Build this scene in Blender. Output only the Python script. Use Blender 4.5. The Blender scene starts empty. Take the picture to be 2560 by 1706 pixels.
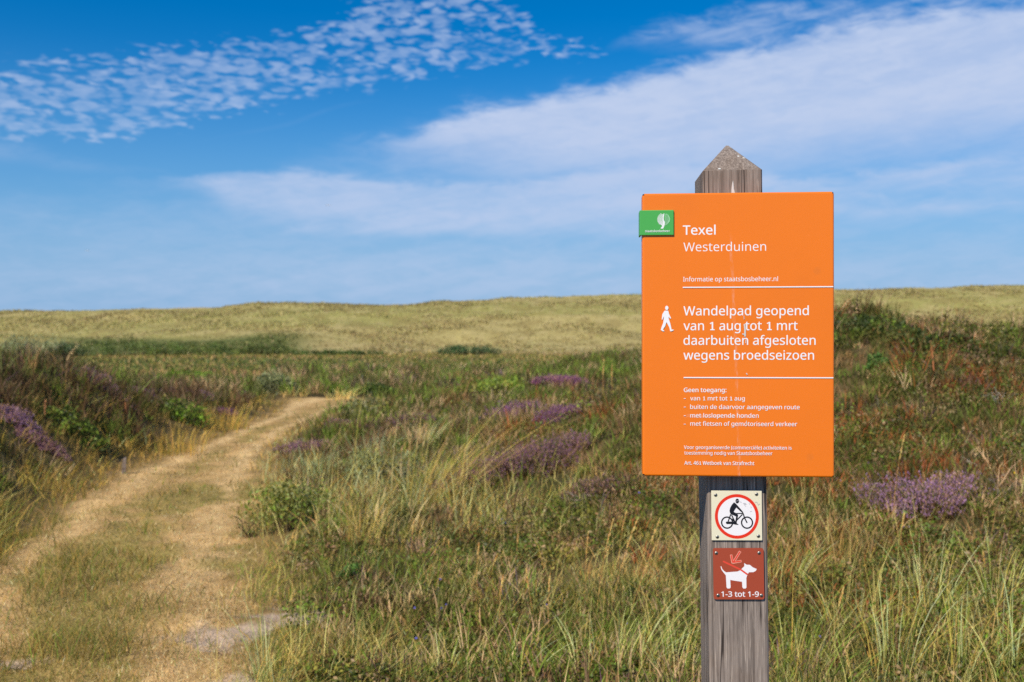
import bpy, bmesh, math, random
import numpy as np
from mathutils import Vector, Matrix, noise as mnoise

random.seed(7)
rng = np.random.default_rng(11)
scene = bpy.context.scene
COL = scene.collection
R = math.radians

# ------------------------------------------------------------------ camera
cam_data = bpy.data.cameras.new("camera")
cam = bpy.data.objects.new("camera", cam_data)
COL.objects.link(cam)
EYE = Vector((0.0, 0.0, 1.4))
cam.location = EYE
cam.rotation_euler = (R(90), 0, 0)
cam_data.lens = 35.0
cam_data.sensor_width = 36.0
cam_data.clip_start = 0.05
cam_data.clip_end = 5000
cam_data.dof.use_dof = True
cam_data.dof.focus_distance = 2.02
cam_data.dof.aperture_fstop = 5.6
scene.camera = cam

# ------------------------------------------------------------------ light
SUN_ELEV, SUN_LEFT = 43.0, 33.0            # degrees above the horizon, degrees left of straight behind the camera
sv = Vector((-math.sin(R(SUN_LEFT)) * math.cos(R(SUN_ELEV)), -math.cos(R(SUN_LEFT)) * math.cos(R(SUN_ELEV)), math.sin(R(SUN_ELEV))))
sun_data = bpy.data.lights.new("sun", 'SUN')
sun_data.energy = 4.8
sun_data.angle = R(0.53)
sun_data.color = (1.0, 0.93, 0.82)
sun = bpy.data.objects.new("sun", sun_data)
COL.objects.link(sun)
sun.rotation_euler = sv.to_track_quat('Z', 'Y').to_euler()

scene.view_settings.view_transform = 'Standard'
scene.view_settings.look = 'None'
scene.view_settings.exposure = 0.0
scene.view_settings.gamma = 1.0
scene.view_settings.use_curve_mapping = False
scene.cycles.use_denoising = False
scene.cycles.max_bounces = 6
scene.cycles.diffuse_bounces = 3
scene.cycles.transparent_max_bounces = 4


class Nodes:
    """small helper to wire shader nodes"""
    def __init__(self, nt):
        self.nt = nt

    def new(self, t, **kw):
        n = self.nt.nodes.new(t)
        for k, v in kw.items():
            setattr(n, k, v)
        return n

    def put(self, sock, v):
        if v is None:
            return
        if isinstance(v, bpy.types.NodeSocket):
            self.nt.links.new(v, sock)
        else:
            sock.default_value = v

    def m(self, op, a, b=None, c=None, clamp=False):
        n = self.new('ShaderNodeMath', operation=op, use_clamp=clamp)
        for i, v in enumerate((a, b, c)):
            self.put(n.inputs[i], v)
        return n.outputs[0]

    def mix(self, f, a, b, mode='MIX'):
        n = self.new('ShaderNodeMix', data_type='RGBA', blend_type=mode)
        self.put(n.inputs[0], f); self.put(n.inputs[6], a); self.put(n.inputs[7], b)
        return n.outputs[2]

    def noise(self, vec, scale, detail=3.0, rough=0.5, dist=0.0):
        n = self.new('ShaderNodeTexNoise')
        self.put(n.inputs['Vector'], vec)
        n.inputs['Scale'].default_value = scale
        n.inputs['Detail'].default_value = detail
        n.inputs['Roughness'].default_value = rough
        n.inputs['Distortion'].default_value = dist
        return n.outputs[0]

    def ss(self, x, lo, hi):
        n = self.new('ShaderNodeMapRange', interpolation_type='SMOOTHSTEP')
        self.put(n.inputs[0], x); self.put(n.inputs[1], lo); self.put(n.inputs[2], hi)
        return n.outputs[0]

    def curve(self, x, pts):
        """piecewise linear function of x through pts, built from a float curve"""
        x0, x1 = pts[0][0], pts[-1][0]
        y0 = min(p[1] for p in pts); y1 = max(p[1] for p in pts) + 1e-6
        n = self.new('ShaderNodeFloatCurve')
        cu = n.mapping.curves[0]
        q = [((p[0] - x0) / (x1 - x0), (p[1] - y0) / (y1 - y0)) for p in pts]
        cu.points[0].location = q[0]; cu.points[1].location = q[-1]
        for p in q[1:-1]:
            cu.points.new(*p)
        n.mapping.update()
        t = self.m('DIVIDE', self.m('SUBTRACT', x, x0), x1 - x0, clamp=True)
        self.put(n.inputs[1], t)
        return self.m('MULTIPLY_ADD', n.outputs[0], y1 - y0, y0)

    def xyz(self, x, y, z):
        n = self.new('ShaderNodeCombineXYZ')
        self.put(n.inputs[0], x); self.put(n.inputs[1], y); self.put(n.inputs[2], z)
        return n.outputs[0]


# ------------------------------------------------------------------ sky
world = bpy.data.worlds.new("World")
scene.world = world
world.use_nodes = True
world.node_tree.nodes.clear()
W = Nodes(world.node_tree)
sky = W.new('ShaderNodeTexSky', sky_type='NISHITA', sun_disc=False)
sky.sun_elevation = R(SUN_ELEV)
sky.sun_rotation = R(180 + SUN_LEFT)
sky.air_density = 1.0
sky.dust_density = 0.0
sky.ozone_density = 5.0
sky.altitude = 0
tc = W.new('ShaderNodeTexCoord')
sp = W.new('ShaderNodeSeparateXYZ')
W.put(sp.inputs[0], tc.outputs['Generated'])
AZ = W.m('MULTIPLY', W.m('ARCTAN2', sp.outputs[0], sp.outputs[1]), 57.2958)     # degrees right of north (the view)
EL = W.m('MULTIPLY', W.m('ARCSINE', sp.outputs[2]), 57.2958)                    # degrees above the horizon
hs = W.new('ShaderNodeHueSaturation')
SKY_SAT, SKY_VAL = 1.42, 1.10
hs.inputs['Saturation'].default_value = SKY_SAT
hs.inputs['Value'].default_value = SKY_VAL
W.put(hs.inputs['Color'], sky.outputs[0])
SKYCOL = W.mix(1.0, hs.outputs[0], (0.80, 0.97, 1.03, 1), 'MULTIPLY')
# thin blue sea haze low in the sky, all round the horizon
SKYCOL = W.mix(W.m('MULTIPLY', W.ss(EL, 16.5, 0.0), 0.95), SKYCOL, (1.95, 4.0, 6.8, 1))

nv1 = W.xyz(W.m('MULTIPLY', AZ, 0.1), W.m('MULTIPLY', EL, 0.24), 3.1)
n_big = W.noise(nv1, 1.6, 6.0, 0.55, 0.3)
n_fine = W.noise(W.xyz(W.m('MULTIPLY', AZ, 0.1), W.m('MULTIPLY', EL, 0.30), 9.7), 5.0, 6.0, 0.6, 0.4)
n_streak = W.noise(W.xyz(W.m('MULTIPLY_ADD', EL, -0.05, W.m('MULTIPLY', AZ, 0.05)), W.m('MULTIPLY_ADD', AZ, -0.12, W.m('MULTIPLY', EL, 0.6)), 1.7), 1.6, 5.0, 0.55, 0.2)


def cloud_band(top, bottom, soft_top, soft_bot, strength, wob, texture=0.5):
    t = W.m('MULTIPLY_ADD', W.m('SUBTRACT', n_fine, 0.5), wob, W.curve(AZ, top))
    t = W.m('MULTIPLY_ADD', W.m('SUBTRACT', n_big, 0.5), wob * 0.8, t)
    b = W.m('MULTIPLY_ADD', W.m('SUBTRACT', n_big, 0.5), wob, W.curve(AZ, bottom))
    up = W.ss(W.m('SUBTRACT', t, EL), 0.0, soft_top)
    dn = W.ss(W.m('SUBTRACT', EL, b), 0.0, soft_bot)
    tex = W.m('MULTIPLY_ADD', W.ss(W.m('ADD', W.m('MULTIPLY', n_fine, 0.6), W.m('MULTIPLY', n_streak, 0.6)), 0.42, 0.78), texture, 1 - texture)
    return W.m('MULTIPLY', W.m('MULTIPLY', up, dn), W.m('MULTIPLY', tex, strength))


BANDS = []
BANDS.append(cloud_band([(-38.5, 8.37), (-11.58, 10.59), (-9.58, 11.66), (-5.74, 12.29), (-4.14, 13.26), (0.46, 14.05), (4.14, 14.77), (9.58, 15.77), (12.9, 16.33), (16.13, 17.02), (20.29, 17.43), (27.22, 17.51), (37.65, 17.2)], [(-38.5, 8.46), (-11.36, 10.47), (-6.42, 9.36), (0.46, 8.07), (7.33, 7.56), (13.99, 8.05), (20.29, 8.64), (27.22, 8.79), (37.65, 8.56)], 1.3, 4.0, 1.0, 1.7, 0.22))
BANDS.append(cloud_band([(-38.5, 6.87), (-22.48, 8.72), (-17.4, 9.21), (-11.8, 9.77), (-7.33, 9.35), (-0.69, 9.42), (5.05, 9.94), (8.23, 10.21), (16.13, 9.06), (34.65, 4.78)], [(-38.5, 6.78), (-20.49, 7.99), (-15.28, 6.48), (-6.42, 5.77), (2.76, 6.25), (8.23, 6.65), (16.13, 7.32), (34.65, 4.69)], 0.8, 1.8, 0.72, 0.9, 0.35))
BANDS.append(cloud_band([(-38.5, 5.26), (-17.4, 6.15), (-10.92, 6.93), (-0.69, 8.07), (7.33, 8.68), (16.13, 8.41), (34.65, 4.78)], [(-38.5, 5.17), (-17.4, 5.76), (-6.42, 5.77), (2.76, 5.8), (8.23, 5.74), (16.13, 6.45), (34.65, 4.69)], 1.0, 0.8, 0.55, 0.9, 0.4))
BANDS.append(cloud_band([(-38.5, 3.83), (10.69, 8.6), (13.99, 9.04), (20.29, 9.44), (24.23, 9.73), (27.22, 9.89), (37.65, 9.62)], [(-38.5, 3.74), (10.69, 8.38), (13.99, 7.62), (20.29, 7.37), (27.22, 7.19), (37.65, 6.77)], 0.8, 1.6, 0.62, 0.9, 0.5))
BANDS.append(cloud_band([(-41.21, 3.68), (-27.22, 4.76), (-15.28, 5.82), (-6.42, 6.45), (5.05, 6.69), (16.13, 5.58), (27.22, 5.98), (37.65, 6.05)], [(-41.21, 0.0), (-27.22, 0.0), (27.22, 0.0), (37.65, 0.0)], 3.6, 0.5, 0.40, 1.0, 0.5))
BANDS.append(cloud_band([(-38.5, -0.85), (2.3, -1.08), (5.05, 15.93), (8.23, 17.91), (11.8, 18.34), (18.23, 18.42), (27.22, 18.07), (37.65, 16.87)], [(-38.5, -0.94), (2.3, -1.2), (5.05, 15.71), (8.23, 15.62), (13.99, 15.12), (20.29, 15.44), (27.22, 15.82), (37.65, 14.16)], 1.2, 1.8, 0.55, 1.6, 0.9))
BANDS.append(cloud_band([(-41.21, 2.65), (-32.41, 8.36), (-25.36, 8.73), (-17.4, 9.43), (-10.92, 11.44), (0.46, 14.7), (11.8, 15.45), (22.28, 16.43), (37.65, 16.03)], [(-41.21, 1.61), (-25.36, 1.93), (27.22, 1.9), (37.65, 1.69)], 4.0, 1.5, 0.32, 2.0, 0.5))
BANDS.append(cloud_band([(-41.21, -0.81), (-21.49, 9.19), (-17.82, 10.81), (-13.12, 12.08), (-8.23, 13.57), (-7.33, 13.51), (0.46, 3.52)], [(-41.21, -0.9), (-21.49, 9.09), (-17.82, 10.59), (-13.12, 11.65), (-8.23, 13.22), (-7.33, 13.25), (0.46, 3.4)], 0.5, 0.5, 0.22, 0.1, 0.6))
BANDS.append(cloud_band([(-41.21, 9.49), (-27.22, 10.58), (-23.46, 9.89), (-19.47, 9.31), (-8.68, 6.64), (0.46, 3.52)], [(-41.21, 7.46), (-27.22, 8.79), (-23.46, 8.66), (-19.47, 8.68), (-8.68, 6.53), (0.46, 3.4)], 1.2, 1.2, 0.28, 1.0, 0.4))
# altocumulus: a field of small puffs between two edges
pv = W.xyz(W.m('MULTIPLY', AZ, 0.9), W.m('MULTIPLY', EL, 2.2), 0.4)
warp = W.noise(pv, 0.9, 2.0, 0.5)
pv2 = W.xyz(W.m('MULTIPLY_ADD', warp, 0.8, W.m('MULTIPLY_ADD', EL, 0.1, W.m('MULTIPLY', AZ, 0.9))), W.m('MULTIPLY_ADD', warp, 0.5, W.m('MULTIPLY', EL, 2.2)), 0.4)
puff = W.noise(pv2, 1.3, 2.2, 0.45, 0.0)
vor = W.new('ShaderNodeTexVoronoi', feature='SMOOTH_F1')
W.put(vor.inputs['Vector'], pv2); vor.inputs['Scale'].default_value = 1.5; vor.inputs['Smoothness'].default_value = 0.35
puff = W.m('ADD', W.m('MULTIPLY', puff, 0.9), W.m('MULTIPLY', W.m('SUBTRACT', 0.58, vor.outputs['Distance']), 0.32))
patch = W.noise(W.xyz(W.m('MULTIPLY', AZ, 0.12), W.m('MULTIPLY', EL, 0.3), 5.5), 1.0, 2.0, 0.5)
ALTO_TOP = [(-38.5, 11.78), (-27.22, 14.48), (-19.47, 16.12), (-13.12, 17.34), (-9.8, 18.66), (-7.55, 19.78), (-0.69, 19.74), (1.84, 18.08), (5.05, 16.98), (6.42, 15.68), (37.65, -0.86)]
ALTO_BOT = [(-38.5, 7.04), (-27.22, 9.49), (-21.89, 10.1), (-15.28, 11.88), (-8.68, 13.47), (-4.14, 14.56), (0.46, 15.13), (5.05, 15.39), (6.42, 15.47), (37.65, -0.95)]
field = W.m('MULTIPLY', W.ss(W.m('SUBTRACT', W.curve(AZ, ALTO_TOP), EL), -0.3, 1.6), W.ss(W.m('SUBTRACT', EL, W.curve(AZ, ALTO_BOT)), -0.3, 1.2))
thr = W.m('MULTIPLY_ADD', field, -0.32, W.m('MULTIPLY_ADD', patch, -0.26, 0.825))
alto = W.m('MULTIPLY', W.ss(W.m('SUBTRACT', puff, thr), -0.06, 0.24), W.m('MULTIPLY', W.ss(field, 0.0, 0.6), W.m('MULTIPLY_ADD', W.ss(n_fine, 0.3, 0.7), 0.34, 0.24)))
cover = alto
for bnd in BANDS:   # screen the layers over each other
    cover = W.m('SUBTRACT', W.m('ADD', cover, bnd), W.m('MULTIPLY', cover, bnd))
CLOUD_COL = (5.2, 6.2, 8.4, 1)
final = W.mix(cover, SKYCOL, CLOUD_COL)
bg = W.new('ShaderNodeBackground')
W.put(bg.inputs[0], final)
bg.inputs[1].default_value = 0.10
wo = W.new('ShaderNodeOutputWorld')
W.put(wo.inputs[0], bg.outputs[0])

# ------------------------------------------------------------------ general helpers


def s2l(c):
    """photo-like 0-255 colour to linear reflectance"""
    return tuple(((v / 255.0) / 12.92 if v / 255.0 <= 0.04045 else ((v / 255.0 + 0.055) / 1.055) ** 2.4) for v in c)


def material(name, rough=0.6, spec=0.3):
    m = bpy.data.materials.new(name)
    m.use_nodes = True
    nt = m.node_tree
    b = nt.nodes['Principled BSDF']
    b.inputs['Roughness'].default_value = rough
    b.inputs['Specular IOR Level'].default_value = spec
    return m, Nodes(nt), b


def tag(o, label=None, category=None, group=None, kind=None):
    if label: o['label'] = label
    if category: o['category'] = category
    if group: o['group'] = group
    if kind: o['kind'] = kind
    return o


def empty(name, loc=(0, 0, 0), parent=None):
    o = bpy.data.objects.new(name, None)
    o.empty_display_size = 0.1
    o.location = loc
    COL.objects.link(o)
    o.parent = parent
    return o


def link_bm(name, bm, mats, parent=None, smooth=False):
    me = bpy.data.meshes.new(name)
    bm.to_mesh(me)
    bm.free()
    for m in (mats if isinstance(mats, (list, tuple)) else [mats]):
        me.materials.append(m)
    if smooth:
        me.polygons.foreach_set('use_smooth', [True] * len(me.polygons))
    o = bpy.data.objects.new(name, me)
    COL.objects.link(o)
    o.parent = parent
    return o


def add_box(bm, x0, x1, y0, y1, z0, z1, mi=0, bevel=0.0, seg=2):
    vs = [bm.verts.new((x, y, z)) for x in (x0, x1) for y in (y0, y1) for z in (z0, z1)]
    idx = [(0, 1, 3, 2), (4, 6, 7, 5), (0, 4, 5, 1), (2, 3, 7, 6), (0, 2, 6, 4), (1, 5, 7, 3)]
    fs = [bm.faces.new([vs[i] for i in f]) for f in idx]
    for f in fs: f.material_index = mi
    if bevel:
        es = list({e for f in fs for e in f.edges})
        r = bmesh.ops.bevel(bm, geom=es, offset=bevel, segments=seg, affect='EDGES', profile=0.5)
        for f in r['faces']: f.material_index = mi
    return fs


# flat printed shapes: outlines filled through a 2D curve, then laid on a face looking along -y
def fill(polys, offset=0.0):
    cu = bpy.data.curves.new('outline', 'CURVE')
    cu.dimensions = '2D'
    cu.fill_mode = 'BOTH'
    cu.offset = offset
    for p in polys:
        s = cu.splines.new('POLY')
        s.points.add(len(p) - 1)
        for q, pt in zip(s.points, p):
            q.co = (pt[0], pt[1], 0, 1)
        s.use_cyclic_u = True
    ob = bpy.data.objects.new('outline', cu)
    me = bpy.data.meshes.new_from_object(ob)
    v = [tuple(x.co[:2]) for x in me.vertices]
    f = [tuple(p.vertices) for p in me.polygons]
    bpy.data.objects.remove(ob); bpy.data.curves.remove(cu); bpy.data.meshes.remove(me)
    return v, f


class Print:
    """ink on a plate: every shape lies a few hundredths of a millimetre above the one before"""
    def __init__(self, bm, y):
        self.bm, self.y, self.k = bm, y, 0

    def shape(self, polys, mi, offset=0.0, tf=None):
        v, f = fill(polys, offset)
        self.k += 1
        y = self.y - 0.00002 * self.k
        vs = []
        for p in v:
            q = tf(p) if tf else p
            vs.append(self.bm.verts.new((q[0], y, q[1])))
        for t in f:
            try:
                fc = self.bm.faces.new([vs[i] for i in t])
            except ValueError:
                continue
            fc.normal_update()
            if fc.normal.y > 0: fc.normal_flip()
            fc.material_index = mi

    def stroke(self, pts, w, mi, tf=None, caps=True):
        P = [Vector(p) for p in pts]
        L, Rr = [], []
        for i, p in enumerate(P):
            a = (P[i] - P[i - 1]).normalized() if i else (P[1] - P[0]).normalized()
            b = (P[i + 1] - P[i]).normalized() if i < len(P) - 1 else a
            d = (a + b).normalized()
            nrm = Vector((-d.y, d.x)) * (w / 2 / max(0.5, d.dot(a)))
            L.append(p + nrm); Rr.append(p - nrm)
        self.shape([[tuple(x) for x in L + Rr[::-1]]], mi, 0, tf)

    def disc(self, c, r, mi, r_in=None, tf=None, n=48, ry=None):
        ry = ry or r
        ring = lambda a, b: [(c[0] + a * math.cos(2 * math.pi * i / n), c[1] + b * math.sin(2 * math.pi * i / n)) for i in range(n)]
        self.shape([ring(r, ry)] + ([ring(r_in, r_in)] if r_in else []), mi, 0, tf)

    def text(self, s, x0, z, x1, cap, mi, bold=0.0, old_digits=False):
        """one line of lettering from x0 to x1 on baseline z with capitals `cap` high (mm)"""
        k = cap / CAP
        wid = sum(GLYPHS[c][0] for c in s)
        last = GLYPHS[s[-1]]
        wid += (max(p for pl in last[1] for p in pl[0::2]) - last[0]) if last[1] else 0
        fx = GLYPHS[s[0]][1]
        lead = min(p for pl in fx for p in pl[0::2]) if fx else 0
        kx = (x1 - x0) / (wid - lead)
        x = x0 - lead * kx
        polys = []
        for c in s:
            adv, pls = GLYPHS[c]
            if old_digits and c == '1':
                pls = [[130, 0, 130, 60, 226, 60, 226, 436, 132, 384, 104, 436, 240, 512, 308, 512, 308, 60, 400, 60, 400, 0]]
            for pl in pls:
                ys = 1.0
                polys.append([(x + pl[i] * kx, z + pl[i + 1] * k * ys) for i in range(0, len(pl), 2)])
            x += adv * kx
        if bold <= 0:
            self.shape(polys, mi, bold * 0.22, lambda p: (p[0] / 1000, p[1] / 1000))
        else:      # heavier weights: the same outlines nudged each way and laid over each other
            d = bold * 0.19
            for dx, dz in ((-d, 0), (d, 0), (0, d * 0.7), (0, -d * 0.7)):
                self.shape(polys, mi, 0.0, lambda p: ((p[0] + dx) / 1000, (p[1] + dz) / 1000))


GLYPHS = {
 ' ':(208,[]),
 '(':(240,[[32,220,35,285,45,348,60,409,83,468,113,522,150,573,217,573,182,521,154,465,132,407,116,346,107,284,103,221,107,159,116,98,132,38,154,-20,182,-75,216,-127,150,-127,113,-77,83,-24,60,34,45,94,35,156]]),
 ')':(240,[[209,220,205,156,196,94,180,34,158,-24,128,-77,91,-127,25,-127,59,-75,87,-20,108,38,124,98,134,159,137,221,134,283,124,346,108,406,87,465,59,521,24,573,91,573,128,522,158,468,180,409,196,348,205,285]]),
 '-':(258,[[32,184,32,246,226,246,226,184]]),
 '.':(215,[[58,43,61,69,72,85,88,94,107,97,126,94,142,85,153,69,157,43,153,18,142,2,126,-8,107,-11,88,-8,72,2,61,18]]),
 '1':(458,[[285,0,216,0,216,400,216,439,217,470,219,499,196,477,169,455,108,405,71,452,226,573,285,573]]),
 '3':(458,[[395,439,392,403,381,372,363,347,340,326,310,311,277,302,277,298,337,283,379,255,405,214,413,163,407,116,390,74,360,40,318,14,263,-3,193,-8,150,-6,110,-1,72,8,36,23,36,89,74,73,114,61,155,54,194,51,260,59,305,81,331,117,339,164,335,197,320,223,297,242,265,255,226,263,179,265,123,265,123,326,180,326,223,329,259,339,286,356,307,377,319,404,323,434,316,471,295,498,262,516,219,521,190,520,164,515,117,498,75,473,39,521,73,544,115,563,163,576,218,581,296,571,352,540,384,495]]),
 '4':(458,[[443,130,359,130,359,0,291,0,291,130,17,130,17,190,286,576,359,576,359,193,443,193],[291,374,291,412,293,444,294,474,295,500,292,500,276,468,257,438,86,193,291,193]]),
 '6':(458,[[44,245,46,294,51,342,60,389,75,433,95,474,121,510,155,539,196,562,246,576,306,581,344,579,377,573,377,513,344,520,308,523,257,518,216,504,183,483,158,454,139,419,127,380,119,337,115,291,119,291,133,309,150,326,170,339,194,350,223,356,255,358,302,353,342,338,375,313,400,279,416,236,421,184,415,129,399,82,372,44,336,15,291,-2,239,-8,199,-4,163,7,130,26,101,54,77,89,59,133,48,185],[238,51,284,59,320,84,343,125,351,184,344,233,324,271,289,295,241,303,205,299,175,287,150,270,131,248,119,223,115,198,117,172,123,146,133,121,146,99,164,79,185,64,210,55]]),
 '9':(458,[[417,328,415,279,410,231,401,183,387,139,366,99,340,63,306,33,265,11,214,-3,154,-8,117,-6,82,0,82,60,115,53,152,50,204,54,245,68,278,90,303,118,322,153,334,192,342,235,346,281,341,281,327,263,310,247,290,233,266,223,237,216,204,214,158,219,118,235,85,260,61,294,45,336,40,387,46,443,63,491,90,529,127,557,171,575,223,581,262,577,299,565,332,545,361,518,384,483,402,439,413,388],[223,521,178,513,142,488,118,447,110,388,117,339,137,301,171,277,220,269,256,273,286,285,311,303,330,325,342,349,346,374,344,400,338,426,328,451,315,474,298,493,277,508,252,518]]),
 ':':(215,[[58,43,61,69,72,85,88,94,107,97,126,94,142,85,153,69,157,43,153,18,142,2,126,-8,107,-11,88,-8,72,2,61,18],[58,387,61,412,72,429,88,438,107,441,126,438,142,429,153,412,157,387,153,362,142,345,126,335,107,332,88,335,72,345,61,362]]),
 'A':(512,[[437,0,368,177,141,177,73,0,0,0,224,575,289,575,512,0],[282,415,274,438,263,473,255,500,247,468,238,438,230,415,165,241,346,241]]),
 'G':(583,[[326,302,524,302,524,22,478,8,431,-1,380,-6,323,-8,267,-4,217,8,173,28,120,71,81,130,63,176,52,229,49,286,53,343,65,395,84,442,127,500,186,544,233,564,286,577,346,581,392,578,437,572,478,561,516,547,489,484,457,497,421,508,382,515,342,517,278,510,225,489,181,455,150,409,131,353,124,286,130,222,146,166,175,119,216,84,270,62,340,55,404,59,452,68,452,238,326,238]]),
 'I':(272,[[239,0,32,0,32,42,99,57,99,515,32,531,32,573,239,573,239,531,172,515,172,57,239,42]]),
 'S':(440,[[403,153,396,106,378,66,348,35,307,11,257,-3,198,-8,137,-5,83,4,41,19,41,88,73,76,113,65,156,57,201,55,240,57,273,66,298,79,316,98,327,120,330,147,327,173,318,194,302,213,277,230,242,247,196,265,131,294,106,311,85,330,69,351,57,375,50,403,48,435,54,477,71,513,99,542,136,563,180,576,231,581,276,578,318,572,355,562,389,549,366,487,302,508,266,515,229,517,196,515,169,507,148,494,133,478,124,457,121,434,124,407,133,386,149,367,172,351,204,335,246,318,293,299,332,279,362,255,385,228,398,194]]),
 'T':(446,[[259,0,187,0,187,509,8,509,8,573,437,573,437,509,259,509]]),
 'V':(481,[[481,573,277,0,204,0,0,573,75,573,204,205,220,160,231,119,241,80,250,119,262,161,277,207,405,573]]),
 'W':(745,[[735,573,583,0,510,0,399,375,389,410,380,443,373,471,370,488,367,471,361,443,352,409,342,373,234,0,161,0,10,573,85,573,174,223,183,186,190,151,196,118,201,87,206,119,213,154,222,191,232,227,333,573,407,573,512,225,523,187,532,151,538,117,544,87,550,129,560,175,572,224,660,573]]),
 'a':(450,[[231,437,299,428,347,403,376,358,385,293,385,0,334,0,320,61,317,61,298,40,279,22,258,9,234,-1,206,-6,172,-8,136,-5,103,6,75,23,55,48,41,80,37,119,50,176,87,219,127,238,179,251,243,257,316,259,316,285,310,330,293,359,265,375,227,380,194,378,163,370,106,347,84,400,115,414,151,426,190,434],[252,208,184,200,141,182,118,155,110,119,115,87,132,66,157,53,188,49,238,56,279,79,306,117,315,172,315,210]]),
 'b':(493,[[139,461,138,410,135,373,139,373,161,398,189,419,226,432,272,437,344,423,401,381,428,338,444,283,449,215,444,147,427,91,400,48,365,17,322,-2,272,-8,226,-3,189,10,161,31,139,55,133,55,119,0,68,0,68,609,139,609],[260,379,219,374,188,361,165,339,150,308,142,268,139,217,139,214,145,144,165,93,202,61,261,51,312,61,348,93,369,145,376,216,369,287,348,338,311,368]]),
 'c':(385,[[241,-8,187,-2,139,15,99,45,69,87,50,143,44,213,51,284,71,342,102,385,142,415,191,432,245,438,278,436,309,431,336,424,358,415,337,356,292,370,244,376,204,371,172,358,148,335,131,303,120,263,117,213,120,166,131,126,148,94,172,71,202,58,240,53,273,55,302,60,351,78,351,15,328,5,304,-2,275,-7]]),
 'd':(493,[[221,-8,148,6,92,48,65,91,49,146,44,214,49,282,66,338,93,381,149,424,221,438,253,436,280,429,303,420,323,407,340,391,354,374,359,374,356,405,354,438,354,609,425,609,425,0,368,0,358,58,354,58,340,40,323,24,303,11,279,1,252,-6],[232,51,290,60,328,88,348,135,355,200,355,213,349,284,329,336,291,369,231,379,181,368,146,334,124,281,117,213,124,144,146,93,181,61]]),
 'e':(452,[[234,438,286,432,329,414,364,385,390,346,406,299,411,244,411,201,117,201,127,137,154,90,197,62,254,52,293,54,327,60,392,82,392,20,359,8,327,-1,292,-6,251,-8,194,-2,143,17,101,48,70,91,51,146,44,212,50,277,68,333,96,378,134,411,181,431],[233,380,188,372,154,348,130,309,119,257,338,257,335,292,326,322,312,346,292,364,266,376]]),
 'f':(276,[[266,375,158,375,158,0,87,0,87,375,12,375,12,408,87,432,87,457,92,507,104,547,124,577,152,597,186,609,227,613,274,609,310,599,292,544,262,552,228,556,197,550,175,532,162,502,158,458,158,430,266,430]]),
 'g':(493,[[221,438,261,434,297,422,329,402,355,373,359,373,369,430,425,430,425,-7,420,-63,404,-109,378,-146,341,-172,293,-187,233,-192,188,-191,147,-186,110,-177,78,-165,78,-100,111,-114,149,-125,191,-132,237,-134,286,-126,324,-101,347,-63,355,-13,355,4,356,32,358,57,354,57,329,28,299,8,263,-4,221,-8,147,7,91,51,65,95,49,149,44,214,49,278,65,332,91,377,147,423],[230,379,197,374,169,359,147,336,130,303,120,262,117,213,124,143,146,92,182,60,232,50,262,52,288,58,309,69,326,85,340,105,349,131,354,161,356,197,356,214,353,267,343,309,326,340,302,362,270,374]]),
 'h':(495,[[139,431,138,399,135,370,140,370,155,391,174,407,196,420,221,429,247,435,273,437,321,433,360,421,391,400,413,370,426,330,431,280,431,0,361,0,361,275,355,321,338,353,308,372,265,379,222,374,189,360,166,338,150,308,142,269,139,222,139,0,68,0,68,609,139,609]]),
 'i':(207,[[139,430,139,0,68,0,68,430],[104,591,119,588,133,580,142,566,145,546,142,526,133,512,119,504,104,501,88,504,75,512,66,526,63,546,66,566,75,580,88,588]]),
 'k':(428,[[138,291,137,257,135,221,138,221,152,240,172,264,189,285,326,430,409,430,235,246,421,0,336,0,187,200,138,158,138,0,68,0,68,609,138,609]]),
 'l':(207,[[139,0,68,0,68,609,139,609]]),
 'm':(749,[[540,438,603,429,649,401,676,352,685,280,685,0,615,0,615,277,610,321,594,353,567,372,528,379,474,369,438,342,418,298,411,237,411,0,342,0,342,277,339,308,332,333,320,353,303,367,281,376,253,379,215,374,185,360,164,338,150,308,141,269,139,223,139,0,68,0,68,430,125,430,136,371,140,371,155,392,173,409,194,422,217,431,241,436,266,438,312,433,349,420,378,398,398,366,402,366,427,398,461,420,499,433]]),
 'n':(495,[[275,438,343,429,391,401,421,352,431,280,431,0,361,0,361,275,355,321,338,353,308,372,265,379,204,368,166,338,146,289,139,223,139,0,68,0,68,430,125,430,136,371,140,371,156,392,175,409,198,422,222,431,248,436]]),
 'o':(485,[[442,216,438,165,428,121,411,82,388,51,359,25,324,7,285,-4,241,-8,200,-4,163,7,129,25,100,51,77,82,59,121,48,165,44,216,50,282,68,336,97,380,137,412,186,431,244,438,299,431,347,412,387,380,417,336,436,282],[117,216,120,169,130,128,147,95,172,71,203,56,243,51,282,56,314,71,339,95,356,128,366,169,369,216,365,263,355,303,338,335,314,359,282,374,242,379,185,368,147,335,124,284]]),
 'p':(493,[[273,438,344,424,401,383,428,339,444,284,449,216,444,148,427,93,401,49,365,17,322,-2,272,-8,241,-6,213,1,190,11,170,24,139,55,134,55,137,20,139,-16,139,-192,68,-192,68,430,126,430,136,371,139,371,153,389,170,405,189,419,213,429,240,436],[260,379,221,374,190,362,167,342,152,313,142,275,139,229,139,216,142,167,150,126,165,93,188,70,220,55,261,51,297,56,326,72,348,98,364,131,373,171,376,217,369,283,348,334,311,367]]),
 'r':(331,[[269,438,295,437,319,433,310,368,287,372,264,374,240,371,217,363,195,351,176,334,161,313,149,289,141,261,139,229,139,0,68,0,68,430,126,430,134,351,137,351,152,374,170,395,191,413,214,426,240,435]]),
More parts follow.
